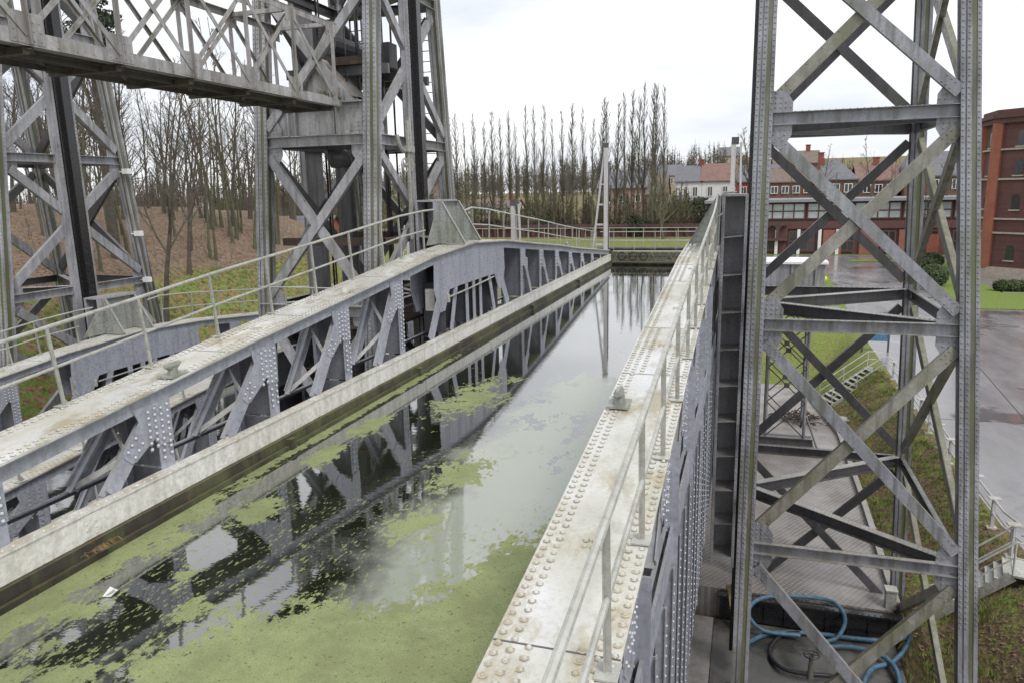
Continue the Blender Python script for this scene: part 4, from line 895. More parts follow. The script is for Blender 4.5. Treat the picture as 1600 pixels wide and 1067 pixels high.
# bank furniture
sg_ = thing('information_board', (8.0, 50.5, -10.42), 'blue and grey information board on two posts at the road edge', 'sign')
m = MB(); m.box((7.35, 50.4, -9.75), (8.75, 50.5, -8.95)); m.build('panel', 'sign_blue', sg_)
m = MB(); m.box((7.35, 50.38, -8.95), (8.75, 50.5, -8.3)); m.build('header', 'sign_grey', sg_)
for x in (7.3, 8.8): m = MB(); m.box((x-.05, 50.38, -10.8), (x+.05, 50.52, -8.25)); m.build('post', 'tower_paint_dark', sg_)
m = MB(); m.box((-.25+17.2, 87.0, -10.4), (.25+17.7, 87.6, -10.25)); m.box((17.2, 87.2, -10.25), (17.6, 87.4, -7.4)); tag(m.build('marker_post', 'white_plastic'), 'white marker post standing alone on the wet asphalt', 'post')
for (x, y, z, l_) in ((8.1, 85, -9.9, 'yellow marker ball on the grass beside the lower kerb'), (8.3, 102, -9.6, 'yellow marker ball farther up the grass strip by the brick building')):
    m = MB(); m.tube([(x, y, z+.35*math.sin(a)) for a in [-1.57+.39*k for k in range(9)]], [max(.02, .35*math.cos(-1.57+.39*k)) for k in range(9)], 12); m.tube([(x, y, -10.5), (x, y, z-.3)], .05, 6)
    tag(m.build('marker_ball', 'yellow_paint', smooth=True), l_, 'marker')
def leafy(m, c, r, n_, sz, seed=0):
    rnd = random.Random(seed)
    for i in range(n_):
        d = Vector((rnd.gauss(0, 1), rnd.gauss(0, 1), rnd.gauss(0, 1))).normalized()*rnd.uniform(.8, 1.03); p = Vector(c)+Vector((d.x*r[0], d.y*r[1], d.z*r[2])); u = Vector((rnd.gauss(0, 1), rnd.gauss(0, 1), rnd.gauss(0, 1))).normalized(); w = u.orthogonal().normalized()
        m.add([tuple(p+u*sz), tuple(p-u*sz*.5+w*sz*.6), tuple(p-u*sz*.5-w*sz*.6)], [(0, 1, 2)])
m = MB(); leafy(m, (18.4, 84.5, -9.35), (1.3, 1.3, 1.1), 2600, .22); tag(m.build('topiary_bush', 'hedge_leaf'), 'round clipped dark bush on the lawn behind the tower', 'bush')
m = MB()
for k in range(7): leafy(m, (23.6+.15*k*0+.9*k, 81.0-1.6*0, -9.85), (.8, .8, .55), 500, .2, k)
tag(m.build('hedge', 'hedge_leaf'), 'low clipped hedge between the lawn and the brick tower', 'hedge')
m = MB(); leafy(m, (20.6, 98, -9.6), (1.4, 1.4, .8), 1400, .25, 5); leafy(m, (22, 103, -9.5), (1.4, 1.4, .9), 1400, .25, 6); tag(m.build('shrub', 'hedge_leaf'), 'green shrubs along the lawn by the long building', 'shrub')

# ---------------------------------------------------------------- buildings
def win(par, x0, x1, z0, z1, y, nx=2, nz=1, fr='window_white', gl='glass_dark', fw=.12):
    m = MB(); m.box((x0, y-.12, z0), (x1, y-.04, z1)); m_ = m.build('window', gl, par)
    f_ = MB()
    for i in range(nx+1): x = x0+(x1-x0)*i/nx; f_.box((x-fw/2, y-.2, z0-fw/2), (x+fw/2, y-.125, z1+fw/2))
    for i in range(nz+1):
        z = z0+(z1-z0)*i/nz; 
        for j in range(nx): xa_ = x0+(x1-x0)*j/nx+fw/2; f_.box((xa_, y-.198, z-fw/2), (xa_+(x1-x0)/nx-fw, y-.127, z+fw/2))
    f_.build('frame', fr, m_); return m_
YB = 122
lb = thing('brick_building', (14, YB, -10.42), 'long two-storey brick and glass building with a flat grey roof edge beyond the road', 'building')
m = MB(); m.box((-6, YB, -10.5), (36, YB+12, -2.5)); m.build('wall', 'brick_dark', lb)
m = MB(); m.box((-6.5, YB-1.2, -2.48), (36.5, YB+12.4, -2.05)); m.build('roof', 'fascia_grey', lb)
for k in range(6):
    x0 = -4.5+6.6*k; win(lb, x0, x0+6.2, -5.0, -2.7, YB, 4, 2, 'brick_dark', 'glass_pale', .18)
for k in range(7):
    x0 = -5+5.6*k; win(lb, x0, x0+3.6, -9.9, -6.9, YB, 4, 2, 'brick_dark', 'glass_dark', .2)
for x in (-1.2, 4.4, 7.6, 10.6, 13.1): m = MB(); m.box((x-.22, YB-.5, -10.4), (x+.22, YB-.1, -6.6)); m.build('column', 'white_plastic', lb)
for x in (11.1, 16.2, 21.5): m = MB(); m.box((x, YB-.3, -10.4), (x+2.6, YB-.02, -6.7)); m.build('panel', 'orange_panel', lb)
m = MB(); m.box((24.4, YB-.3, -10.4), (26.8, YB-.1, -7.4)); m.build('door', 'brick_red', lb)
m = MB(); m.box((-6, YB-.35, -6.5), (36, YB-.02, -5.4)); m.build('canopy', 'brick_dark', lb)
def house(label, x0, x1, y0, dp, zb, ze, zr, wall, roof, wins=(), chim=(), hip=0., axis_='x', grp=None, ww=(1.0, 1.5), doors=()):
    r = thing('house', ((x0+x1)/2, y0, zb), label, 'house', grp)
    m = MB(); m.box((x0, y0, zb-2), (x1, y0+dp, ze)); 
    ym = y0+dp/2
    if not hip: m.prism([(x0+.1, y0, ze), (x0+.1, y0+dp, ze), (x0+.1, ym, zr-.1)], (1, 0, 0), .2); m.prism([(x1-.1, y0, ze), (x1-.1, y0+dp, ze), (x1-.1, ym, zr-.1)], (1, 0, 0), .2)
    m.build('wall', wall, r)
    m = MB(); e = .35
    V = [(x0-e, y0-e, ze-.1), (x1+e, y0-e, ze-.1), (x1+e, y0+dp+e, ze-.1), (x0-e, y0+dp+e, ze-.1), (x0-e+hip, ym, zr), (x1+e-hip, ym, zr)]
    V2 = [(a, b, c+.22) for a, b, c in V]
    m.add(V2, [(0, 1, 5, 4), (2, 3, 4, 5), (1, 2, 5), (3, 0, 4)] if hip else [(0, 1, 5, 4), (2, 3, 4, 5)])
    m.add(V, [(4, 5, 1, 0), (5, 4, 3, 2)]); m.add([V[0], V[1], V2[1], V2[0]], [(0, 1, 2, 3)]); m.add([V[0], V2[0], V2[4], V[4]], [(0, 1, 2, 3)]); m.add([V[1], V[5], V2[5], V2[1]], [(0, 1, 2, 3)])
    rf = m.build('roof', roof, r)
    for cxx in chim: m = MB(); m.box((cxx-.45, ym-.45, zr-.8), (cxx+.45, ym+.45, zr+1.3)); m.box((cxx-.55, ym-.55, zr+1.3), (cxx+.55, ym+.55, zr+1.45)); m.build('chimney', 'brick_red', rf)
    for (wx, wz) in wins: win(r, wx-ww[0]/2, wx+ww[0]/2, wz-ww[1]/2, wz+ww[1]/2, y0, 2, 1, 'window_white')
    for dx in doors: m = MB(); m.box((dx-.5, y0-.1, zb), (dx+.5, y0-.02, zb+2.1)); m.build('door', 'window_white', r)
    return r
house('brown brick row house with small white windows behind the flat-roofed building', 1, 10.5, 140, 9, -4, .6, 3.0, 'brick_brown', 'roof_brown', [(x, -.7) for x in (2.5, 4.3, 6.1, 7.9, 9.7)], (6,), 0, ww=(1.1, 1.2))
house('brick house with a steep slate hipped roof in the middle of the back row', 10.8, 17.5, 139.6, 9.5, -4, .8, 4.2, 'brick_brown', 'roof_slate', [(12.2, -.6), (14.2, -.6), (16.2, -.6)], (12,), 3.2, ww=(1.2, 1.4))
house('brown brick row house with a lower red roof right of the hipped slate one', 17.8, 24, 140.2, 9, -4, .5, 3.1, 'brick_brown', 'roof_red', [(19.2, -.8), (21, -.8), (22.8, -.8)], (21,), 0, ww=(1.1, 1.3))
house('brick house with a slate roof behind the right end of the long building', 24.6, 36, 138, 10, -4, 1.0, 4.9, 'brick_brown', 'roof_slate', [(26, -.3), (29, -.3), (32, -.3)], (30,), 1.5)
house('hillside house with a wide brown roof above the brick row', 5, 14, 172, 10, 1, 4.6, 7.2, 'brick_brown', 'roof_brown', [(7, 3.4), (10, 3.4)], (12,), 0)
house('white rendered terraced house with a slate roof, left half of the white pair', -14.6, -9.3, 160, 9, -6, 1.2, 4.4, 'render_white', 'roof_slate', [(-10.6, -.8)], (-9.6,), ww=(.9, 1.9))
house('white rendered terraced house with a red tiled roof, right half of the white pair', -9.25, -2.6, 160, 9, -6, 1.2, 4.7, 'render_white', 'roof_red', [(-7.6, -.8), (-4.6, -.8)], (), ww=(.9, 1.9))
house('dark red house with pale window frames beside the white terrace', -2.4, 6, 160.2, 9, -6, .9, 4.2, 'red_render', 'roof_slate', [(-1, -.9), (1.4, -.9), (4, -.9)], (2,), ww=(1.1, 1.7))
house('low brown brick annexe with a white door in front of the white terrace', -15, -8.2, 152, 6, -6.6, -2.9, -2.2, 'brick_brown', 'roof_slate', [(-13.4, -4.3), (-11.4, -4.3)], (), ww=(1.2, 1.1), doors=(-9.6,))
a_ = house('small white shed with a round blue plate on its wall', -8.0, -4.0, 151, 5, -6.6, -3.3, -2.6, 'render_white', 'roof_slate', [], ())
m = MB(); m.tube([(-6.0, 150.9, -4.2), (-6.0, 150.98, -4.2)], .45, 18); m.build('blue_plate', 'blue_paint', a_)
house('pink brick house with a blue-grey roof behind the tall poplars', -29, -19.5, 150, 9, -6, .2, 3.4, 'render_pink', 'roof_slate', [(-27, -1.8), (-24, -1.8), (-21, -1.8)], (), ww=(1, 1.4))
house('pink gabled house right of the blue-grey roof, behind the last poplars', -19.2, -15.6, 149, 9, -6, -1.2, 2.6, 'render_pink', 'roof_brown', [(-17.4, -3)], (), ww=(1, 1.4))
house('cream house with a dark gable on the hill above the white terrace', -9.5, -3.5, 250, 10, 3, 9.6, 12.4, 'render_cream', 'roof_slate', [(-8, 8), (-5, 8)], (), ww=(1.2, 1.8))
house('cream house half hidden by trees left of the white terrace', -23, -16.5, 190, 9, -2, 3.0, 5.6, 'render_cream', 'roof_slate', [(-18.5, 1.8)], ())
house('low white farm building behind the left part of the poplar row', -62, -50, 160, 8, -6, -3.6, -1.8, 'render_white', 'roof_brown', [(-60, -4.8), (-55, -4.8)], (-52,), ww=(1, 1))
house('brown roofed cottage far behind the left end of the poplar row', -78, -68, 165, 8, -5, -1.5, 2.0, 'render_cream', 'roof_brown', [(-75, -3), (-71, -3)], (-73,), ww=(1, 1))
house('small red brick house with white windows seen under the middle tower', -56, -49, 78, 7, -8.5, -4.6, -2.6, 'brick_red', 'roof_slate', [(-54.5, -6.2), (-52.8, -6.2), (-51, -6.2)], (), ww=(.7, 1.7))
house('white bungalow with a red roof on top of the wooded hill', -81.5, -78.4, 92, 4, -1.8, -.8, .2, 'render_white', 'roof_red', [(-80, -1.2)], (), ww=(1, .8))
# octagonal brick tower
bt = thing('brick_tower', (31.2, 96, -10.42), 'octagonal dark red brick tower with stone bands cut by the right edge', 'tower')
def octo(m, R_, z0, z1, c=(31.2, 96)):
    V = [(c[0]+R_*math.cos(math.radians(22.5+45*k)), c[1]+R_*math.sin(math.radians(22.5+45*k)), z) for z in (z0, z1) for k in range(8)]
    m.add(V, [tuple(range(8))[::-1], tuple(range(8, 16))]+[(k, (k+1) % 8, 8+(k+1) % 8, 8+k) for k in range(8)])
m = MB(); octo(m, 6.3, -10.4, 6.6); m.build('wall', 'brick_dark', bt)
m = MB(); octo(m, 6.75, -10.5, -9.2); m.build('plinth', 'stone_band', bt)
for z in (-5.6, -4.1, 0.1, 3.2): m = MB(); octo(m, 6.62, z, z+.18); m.build('stone_band', 'stone_band', bt)
m = MB(); octo(m, 6.9, 6.0, 6.5); octo(m, 7.2, 6.51, 6.9); octo(m, 6.7, 6.92, 7.4); m.build('cornice', 'brick_dark', bt)
for k in range(8):
    a = math.radians(22.5+45*k); m = MB(); c = Vector((31.2+6.35*math.cos(a), 96+6.35*math.sin(a), 0)); m.tube([(c.x, c.y, -9.3), (c.x, c.y, 6.0)], .62, 6); m.build('corner_pier', 'brick_orange', bt)
for k in range(8):
    a = math.radians(45*k); n_ = Vector((math.cos(a), math.sin(a), 0)); t_ = Vector((-n_.y, n_.x, 0)); c = Vector((31.2, 96, 0))+n_*(6.3*math.cos(math.radians(22.5))+.02)
    for z in (-7.6, -2.2, 1.4, 4.4):
        m = MB(); pts = [c+t_*-.4+Vector((0, 0, z-.8)), c+t_*.4+Vector((0, 0, z-.8)), c+t_*.4+Vector((0, 0, z+.4))]+[c+t_*(.4*math.cos(b_))+Vector((0, 0, z+.4+.4*math.sin(b_))) for b_ in (.5, 1.05, 1.57, 2.1, 2.6)]+[c+t_*-.4+Vector((0, 0, z+.4))]
        m.prism(pts, n_, .06); wo_ = m.build('window', 'glass_dark', bt); m = MB(); m.bar(c+t_*-.55+n_*.08+Vector((0, 0, z-.88)), c+t_*.55+n_*.08+Vector((0, 0, z-.88)), .2, .14); m.build('sill', 'stone_band', wo_)
m = MB(); m.box((-8.3, 43.2, -13.3), (.5, 44.0, -3.42)); m.box((-8.4, 43.1, -3.42), (.6, 44.1, -3.34)); tag(m.build('lock_wall', 'mossy_wall'), 'mossy concrete lock wall just past the far end of the near trough', 'wall')
sheet('path', [(-70, 101.5), (2, 101.5), (2, 103), (-70, 103)], -8.35, 'concrete', th=.5)
# arched wall far across the meadow
aw = thing('arched_wall', (-25, 121, -8), 'long low dark red wall with a row of arches across the meadow', 'wall')
m = MB()
m.box((-62, 121, -6.0), (6, 121.4, -5.6)); m.box((-62, 121, -8.3), (6, 121.4, -7.9))
x = -62
while x < 6: m.box((x, 121.02, -7.9), (x+.45, 121.38, -6.45)); m.prism([(x, 121.2, -6.45), (x+.45, 121.2, -6.45), (x+.75, 121.2, -6.12), (x+.75, 121.2, -6.0), (x-.3, 121.2, -6.0), (x-.3, 121.2, -6.12)], (0, 1, 0), .34); x += 1.7
m.build('arcade', 'fence_red', aw)
m = MB(); m.box((-62, 121.6, -8.2), (6, 121.8, -6.0)); m.build('back_wall', 'brick_dark', aw)
lp = MB(); lp.tube([(-19.4, 108, -8.3), (-19.4, 108, -2.0)], .09, 7); lp.tube([(-19.4, 108, -2.0), (-19.4, 108, -1.7)], [.2, .12], 8); tag(lp.build('street_lamp', 'lacing_paint'), 'slim pale lamp post in the meadow right of the gate mast', 'lamp post')
# railing across the meadow in front of the wall, boats beyond the trough
mr = thing('meadow_railing', (-20, 98, -8.6), 'thin grey railing across the meadow beyond the end of the near trough', 'railing')
m = MB(); m.tube([(-60, 98, -5.0), (-4, 98, -5.0)], .05, 5); m.tube([(-60, 98, -6.6), (-4, 98, -6.6)], .05, 5); m.build('rail', 'galvanised', mr)
for k in range(26): m = MB(); m.tube([(-60+2.24*k, 98, -8.8), (-60+2.24*k, 98, -5.0)], .045, 5); m.build('post', 'galvanised', mr)
def boat(label, x, y, z, L_, hull, cabin):
    r = thing('moored_boat', (x, y, z), label, 'boat'); m = MB(); k = 10; V = []
    for i in range(k+1):
        t = i/k; w = .95*math.sin(math.pi*min(1, .18+t*.82))**.6 if t < 1 else .02; xx = x-L_/2+L_*t; sh = .25*(t-.4)**2*2
        V += [(xx, y-w, z+.9+sh), (xx, y-w*.6, z), (xx, y+w*.6, z), (xx, y+w, z+.9+sh)]
    F = []
    for i in range(k): F += [(4*i+j, 4*i+j+1, 4*i+5+j, 4*i+4+j) for j in range(3)]+[(4*i+3, 4*i, 4*i+4, 4*i+7)]
    m.add(V, F+[(0, 1, 2, 3), (4*k+3, 4*k+2, 4*k+1, 4*k)]); m.build('hull', hull, r)
    m = MB(); m.box((x-L_*.22, y-.65, z+.92), (x+L_*.15, y+.65, z+1.6)); c_ = m.build('cabin', cabin, r); m = MB(); m.box((x-L_*.2, y-.66, z+1.2), (x+L_*.12, y-.652, z+1.45)); m.build('window', 'glass_dark', c_)
boat('white boat with a blue stripe moored beyond the far end of the left trough', -27.5, 74, -7.75, 9, 'hull_white', 'hull_blue')
boat('small white motor boat moored just right of the blue one', -20.8, 78, -7.9, 6, 'hull_white', 'hull_white')

# ---------------------------------------------------------------- trees
def limb(m, p, d, L_, r, lev, rnd, par, n):
    k = max(2, int(3 if lev < 2 else 2)); pts = [p]; rs = [r]; q = p.copy(); dd = d.copy()
    for i in range(k):
        dd = (dd+Vector((rnd.gauss(0, 1), rnd.gauss(0, 1), rnd.gauss(0, .5)))*par['wob']+Vector((0, 0, par['up']))).normalized(); q = q+dd*(L_/k); pts.append(q.copy()); rs.append(r*(1-.55*(i+1)/k) if lev < par['lev'] else max(.006, r*(1-.8*(i+1)/k)))
    m.tube(pts, rs, n, False)
    if lev >= par['lev']: return
    nb = par['nb'][lev]
    for i in range(nb):
        t = rnd.uniform(par.get('t0', .3), 1.0); seg = min(k-1, int(t*k)); f_ = t*k-seg; pp = pts[seg].lerp(pts[seg+1], f_); rr_ = rs[seg]*(1-f_)+rs[seg+1]*f_
        a = rnd.uniform(0, 6.283); u = dd.orthogonal().normalized(); u = Matrix.Rotation(a, 3, dd) @ u; ang = rnd.uniform(*par['ang'])
        limb(m, pp, (dd*math.cos(ang)+u*math.sin(ang)).normalized(), L_*rnd.uniform(*par['sc'])*(1.15-.5*t), max(par['rmin'], rr_*.55), lev+1, rnd, par, 3 if lev > 0 else 4)
def bare_tree(name, h, seed, label, cat, group, bark, twig, nbr=16, spread=.55, lean=0, bole=.3, rt=None, lev=3, multi=1):
    rnd = random.Random(seed); root = thing(name, (0, 0, 0), label, cat, group); tm = MB(); cm = MB(); rt = rt or h*.016
    for s_ in range(multi):
        p = Vector((rnd.uniform(-.3, .3)*(multi > 1), rnd.uniform(-.3, .3)*(multi > 1), -.5)); d = Vector((lean+rnd.gauss(0, .05)+(rnd.uniform(-.2, .2) if multi > 1 else 0), rnd.gauss(0, .05), 1)).normalized(); pts = [p]; k = 8
        for i in range(k): d = (d+Vector((rnd.gauss(0, .045), rnd.gauss(0, .045), .03))).normalized(); pts.append(pts[-1]+d*((h*.93+.5)/k))
        rs = [rt*1.5]+[rt*(1-.9*(i/k)**.9) for i in range(1, k+1)]; rs[-1] = .02
        tm.tube(pts, rs, 7, False)
        par = dict(lev=lev, nb=[5, 4, 3, 0], ang=(.35, .85), sc=(.45, .7), wob=.13, up=.10, rmin=.012, t0=.25)
        for i in range(nbr//multi+1):
            t = bole+(1-bole)*(i+rnd.random())/(nbr//multi+1); t = min(t, .97); seg = min(k-1, int(t*k)); f_ = t*k-seg; pp = pts[seg].lerp(pts[seg+1], f_)
            a = rnd.uniform(0, 6.283); ang = rnd.uniform(.5, 1.0); dr = Vector((math.cos(a)*math.sin(ang), math.sin(a)*math.sin(ang), math.cos(ang)))
            limb(cm, pp, dr, h*spread*(1.08-t)*rnd.uniform(.5, .8), max(.03, rt*(1-t)*.6), 1, rnd, par, 5)
    tm.build('trunk', bark, root, smooth=True); cm.build('crown', twig, root); return root
def poplar(seed, h, label, group):
    rnd = random.Random(seed); root = thing('poplar_tree', (0, 0, 0), label, 'tree', group); tm = MB(); cm = MB()
    pts = [(rnd.gauss(0, .08)*(i > 0), rnd.gauss(0, .08)*(i > 0), -.5+(h+.3)*i/9) for i in range(10)]; tm.tube(pts, [max(.03, .26*(1-.93*i/9)) for i in range(10)], 6, False)
    par = dict(lev=2, nb=[0, 8, 0], ang=(.10, .34), sc=(.35, .6), wob=.035, up=.16, rmin=.02, t0=.1)
    n_ = rnd.choice((60, 75, 90)); wd_ = rnd.uniform(.19, .26); t00 = rnd.uniform(.18, .34)
    for i in range(n_):
        t = t00+(.98-t00)*i/n_+rnd.uniform(-.01, .01); z = h*t; a = rnd.uniform(0, 6.283); ang = rnd.uniform(.30, .62)
        env = min(1, .45+(t-.18)*2.4)*(1.04-t*.93)
        limb(cm, Vector((0, 0, z)), Vector((math.cos(a)*math.sin(ang), math.sin(a)*math.sin(ang), math.cos(ang))), h*wd_*env*rnd.uniform(.6, 1.1)+.25, max(.035, .085*(1-t)), 1, rnd, par, 3)
    for i in range(40):
        z = h*rnd.uniform(.06, .4); a = rnd.uniform(0, 6.283); limb(cm, Vector((0, 0, z)), Vector((math.cos(a)*.7, math.sin(a)*.7, .7)).normalized(), rnd.uniform(.6, 1.6), .02, 1, rnd, par, 3)
    tm.build('trunk', 'bark_green', root); cm.build('crown', 'twig_poplar', root); return root
def place(proto, used, x, y, rz, sc, label=None, group=None, z=None):
    o = proto if id(proto) not in used else copy_tree(proto); used.add(id(proto))
    o.location = (x, y, H(x, y) if z is None else z); o.rotation_euler.z = rz; o.scale = sc if isinstance(sc, tuple) else (sc, sc, sc)
    if label: o['label'] = label
    if group: o['group'] = group
    return o
used = set(); rnd = random.Random(21)
PG = 'tall bare poplars in a row beyond the meadow'; PLb = 'tall slim leafless poplar in the long row beyond the meadow'
pops = [poplar(100+i, 24, PLb, PG) for i in range(7)]
def rayx(px, Y): return (px-1164)*Y/1148*1.087   # lateral place of a stem seen at that bearing, at distance Y
pl_list = [(706, 178), (717, 176), (731, 186), (744, 176), (758, 188), (772, 170), (785, 182), (799, 170), (810, 190), (826, 160), (838, 166), (850, 162), (866, 182), (880, 170), (893, 160), (912, 166), (925, 182), (937, 152), (946, 156), (962, 158), (975, 142), (985, 140), (996, 150), (1006, 124), (1018, 134), (1024, 128), (1035, 132)]
for i, (px, py) in enumerate(pl_list):
    Yt = 126+rnd.uniform(-3, 3)+(2 if i % 2 else -2); d = ((px-800)/1147.77); 
    # bearing through the camera basis
    v = Vector((px-800, -(350-533.5), 1147.77)); wx, wy = _X.dot(v), _Y.dot(v); x = wx/wy*Yt
    v = Vector((px-800, -(py-533.5), 1147.77)); ztop = _Z.dot(v)/_Y.dot(v)*Yt; hb = H(x, Yt); sc = (ztop-hb)/24.3
    q_ = rnd.uniform(.75, 1.15); o = place(pops[(i*3) % 7], used, x, Yt, rnd.uniform(0, 6.28), (sc*q_, sc*q_, sc)); o.rotation_euler.x = rnd.gauss(0, .012); o.rotation_euler.y = rnd.gauss(0, .014)
FG = 'bare woodland trees on the left bank'; FL = 'bare leafless tree in the wood on the left bank'
fp_ = [bare_tree('woodland_tree', 15, 200+i, FL, 'tree', FG, 'bark' if i % 2 else 'bark_green', 'twig' if i % 3 else 'twig_pale', nbr=15, spread=.42, bole=.28+.05*(i % 3), rt=.12+.05*(i % 2), multi=1 if i < 4 else 2) for i in range(6)]
pos = [(-39.4, 50, 1.0), (-30.6, 27, 1.25), (-33, 30, 1.05), (-27.8, 29.5, .9), (-36.5, 44, .9), (-38, 43.5, .75), (-40.5, 45, .8), (-43, 52, 1), (-36, 36, 1), (-33.5, 38, .8)]
k = 0
while len(pos) < 125 and k < 3000:
    k += 1; y = rnd.uniform(24, 84); x = -rnd.uniform(foot(y)+3.5, foot(y)+34+y*.25)
    if -x > 88 or any((x-a)**2+(y-b)**2 < 2.4 for a, b, _ in pos): continue
    if y > 40 and -x < foot(y)+6: continue
    pos.append((x, y, rnd.uniform(.7, 1.15)))
for i, (x, y, sc) in enumerate(pos): place(fp_[i % 6], used, x, y, rnd.uniform(0, 6.28), (sc, sc, sc*rnd.uniform(.9, 1.15)))
# trees seen between and behind the towers, and on the right
SG = 'bare trees behind the middle tower'; SL = 'bare leafless tree behind the middle tower'
for i, (x, y) in enumerate([(-56, 84), (-62, 92), (-50, 88), (-66, 100), (-57, 104), (-72, 96), (-63, 112), (-52, 108), (-75, 116), (-68, 122), (-48, 112), (-58, 124), (-80, 104), (-84, 118), (-45, 96)]): place(fp_[(i*5+1) % 6], used, x, y, rnd.uniform(0, 6.28), rnd.uniform(.7, .95), SL, SG)
o = place(bare_tree('garden_tree', 13, 301, 'spreading greenish bare tree at the right end of the poplar row', 'tree', None, 'bark_green', 'twig_green', nbr=30, spread=.62, bole=.2, lean=-.12, rt=.2), used, -12.4, 118, 0, 1.0)
o = place(bare_tree('garden_tree', 17, 302, 'fine-twigged bare tree rising behind the octagonal brick tower', 'tree', None, 'bark', 'twig_pale', nbr=26, spread=.6, bole=.3), used, 36, 112, 1, 1.25)
RG = 'bare trees above the long brick building'; RL = 'thin bare tree standing behind the long brick building'
for i, (x, y, sc) in enumerate([(6.5, 131, .8), (11.5, 133, .95), (13.5, 130, .8), (19.5, 131, 1.0), (22, 133, .85), (29, 132, 1), (33.5, 128, 1.05), (1.5, 134, .9), (40, 130, 1.1), (-1.5, 142, .9)]): place(fp_[i % 6], used, x, y, rnd.uniform(0, 6.28), sc*1.12, RL, RG, z=-8 if y > 130 else -10.4)
o = place(bare_tree('garden_tree', 14, 303, 'bare tree beside the right leg of the right tower, in front of the dark brick', 'tree', None, 'bark', 'twig', nbr=22, spread=.5, bole=.3), used, 22.4, 107, 2, .8)
o = place(bare_tree('garden_tree', 12, 304, 'bare tree on the skyline right of the far gate mast', 'tree', None, 'bark', 'twig_pale', nbr=26, spread=.6, bole=.2), used, .6, 150, 2, 1.35, z=-4)
# evergreen pine above the left wood
pr = thing('pine_tree', (-36, 35, H(-36, 35)), 'dark green pine rising above the overhead bridge at the left', 'tree'); zb = H(-36, 35)
m = MB(); m.tube([(-36, 35, zb-.5), (-36.1, 35.1, zb+8), (-35.9, 35, zb+17)], [.3, .2, .06], 8, False); m.build('trunk', 'bark', pr)
m = MB(); rr = random.Random(4)
for i in range(46):
    z = zb+10.5+7*rr.random(); a = rr.uniform(0, 6.28); L_ = (17.5-(z-zb))*.26*rr.uniform(.5, 1)+.4; e = Vector((-36+math.cos(a)*L_, 35+math.sin(a)*L_, z-.2)); m.tube([(-36, 35, z), tuple(e)], [.05, .02], 3, False)
    for t in (.45, .75, 1.0): c = Vector((-36, 35, z)).lerp(e, t); leafy(m, c, (.55, .55, .32), 60, .13, i)
m.build('crown', 'needles', pr)
# far woods that read as one mass
def wood(name, label, regions, mat, seed):
    m = MB(); rn = random.Random(seed)
    for (x0, x1, y0, y1, cnt, h0, h1) in regions:
        for i in range(cnt):
            x = rn.uniform(x0, x1); y = rn.uniform(y0, y1); h = rn.uniform(h0, h1); z = H(x, y)-.3; m.tube([(x, y, z), (x, y, z+h)], [.16, .04], 3, False)
            for j in range(34):
                t = rn.uniform(.12, 1); a = rn.uniform(0, 6.28); L_ = h*.38*(1.1-t)*rn.uniform(.4, 1)+.3; el = rn.uniform(.3, 1.2); p = Vector((x, y, z+h*t*.9)); q = p+Vector((math.cos(a)*L_*math.cos(el), math.sin(a)*L_*math.cos(el), L_*math.sin(el)))
                w = rn.uniform(.03, .07)*(1+y/260); m.add([tuple(p+Vector((w, 0, 0))), tuple(p-Vector((w, 0, 0))), tuple(q)], [(0, 1, 2)])
                for _ in range(3): b = p.lerp(q, rn.uniform(.3, .9)); c = b+Vector((rn.gauss(0, 1), rn.gauss(0, 1), rn.gauss(.5, 1)))*L_*.3; m.add([tuple(b+Vector((0, 0, w*.6))), tuple(b-Vector((0, 0, w*.6))), tuple(c)], [(0, 1, 2)])
    return tag(m.build(name, mat), label, 'wood', kind='stuff')
wood('far_wood', 'hazy bare wood along the skyline behind the village', [(-150, 60, 215, 330, 620, 9, 15), (-20, 60, 180, 230, 90, 8, 12)], 'twig_pale', 1)
wood('hill_wood', 'dark tangle of distant bare trees closing the view through the left wood', [(-170, -80, 88, 150, 330, 9, 15), (-100, -52, 84, 100, 60, 8, 12)], 'twig', 6)
wood('ridge_wood', 'bare trees on the ridge above the roofs behind the right tower', [(2, 50, 178, 200, 130, 8, 13)], 'twig_pale', 7)
wood('scrub_belt', 'greenish tangle of young trees behind the poplar row', [(-75, -10, 129, 144, 150, 4, 9), (-120, -60, 120, 175, 260, 6, 12)], 'twig_green', 2)
wood('hedge_belt', 'low dark brown scrub along the arched wall', [(-62, -6, 123, 127, 300, 1.5, 3.6)], 'scrub', 3)
for i, (x, y, r_) in enumerate([(-17.5, 122.8, 2.0), (-8.6, 146, 2.6), (-11.8, 147, 2.0), (-33, 124, 1.6)]):
    m = MB(); leafy(m, (x, y, H(x, y)+r_*.7), (r_, r_, r_), 1500, .3, i); tag(m.build('shrub', 'dark_scrub'), ['dark evergreen shrub beside the last poplars', 'dark evergreen bush below the white shed', 'dark bush below the brown annexe', 'dark ivy shrub behind the middle poplars'][i], 'shrub')

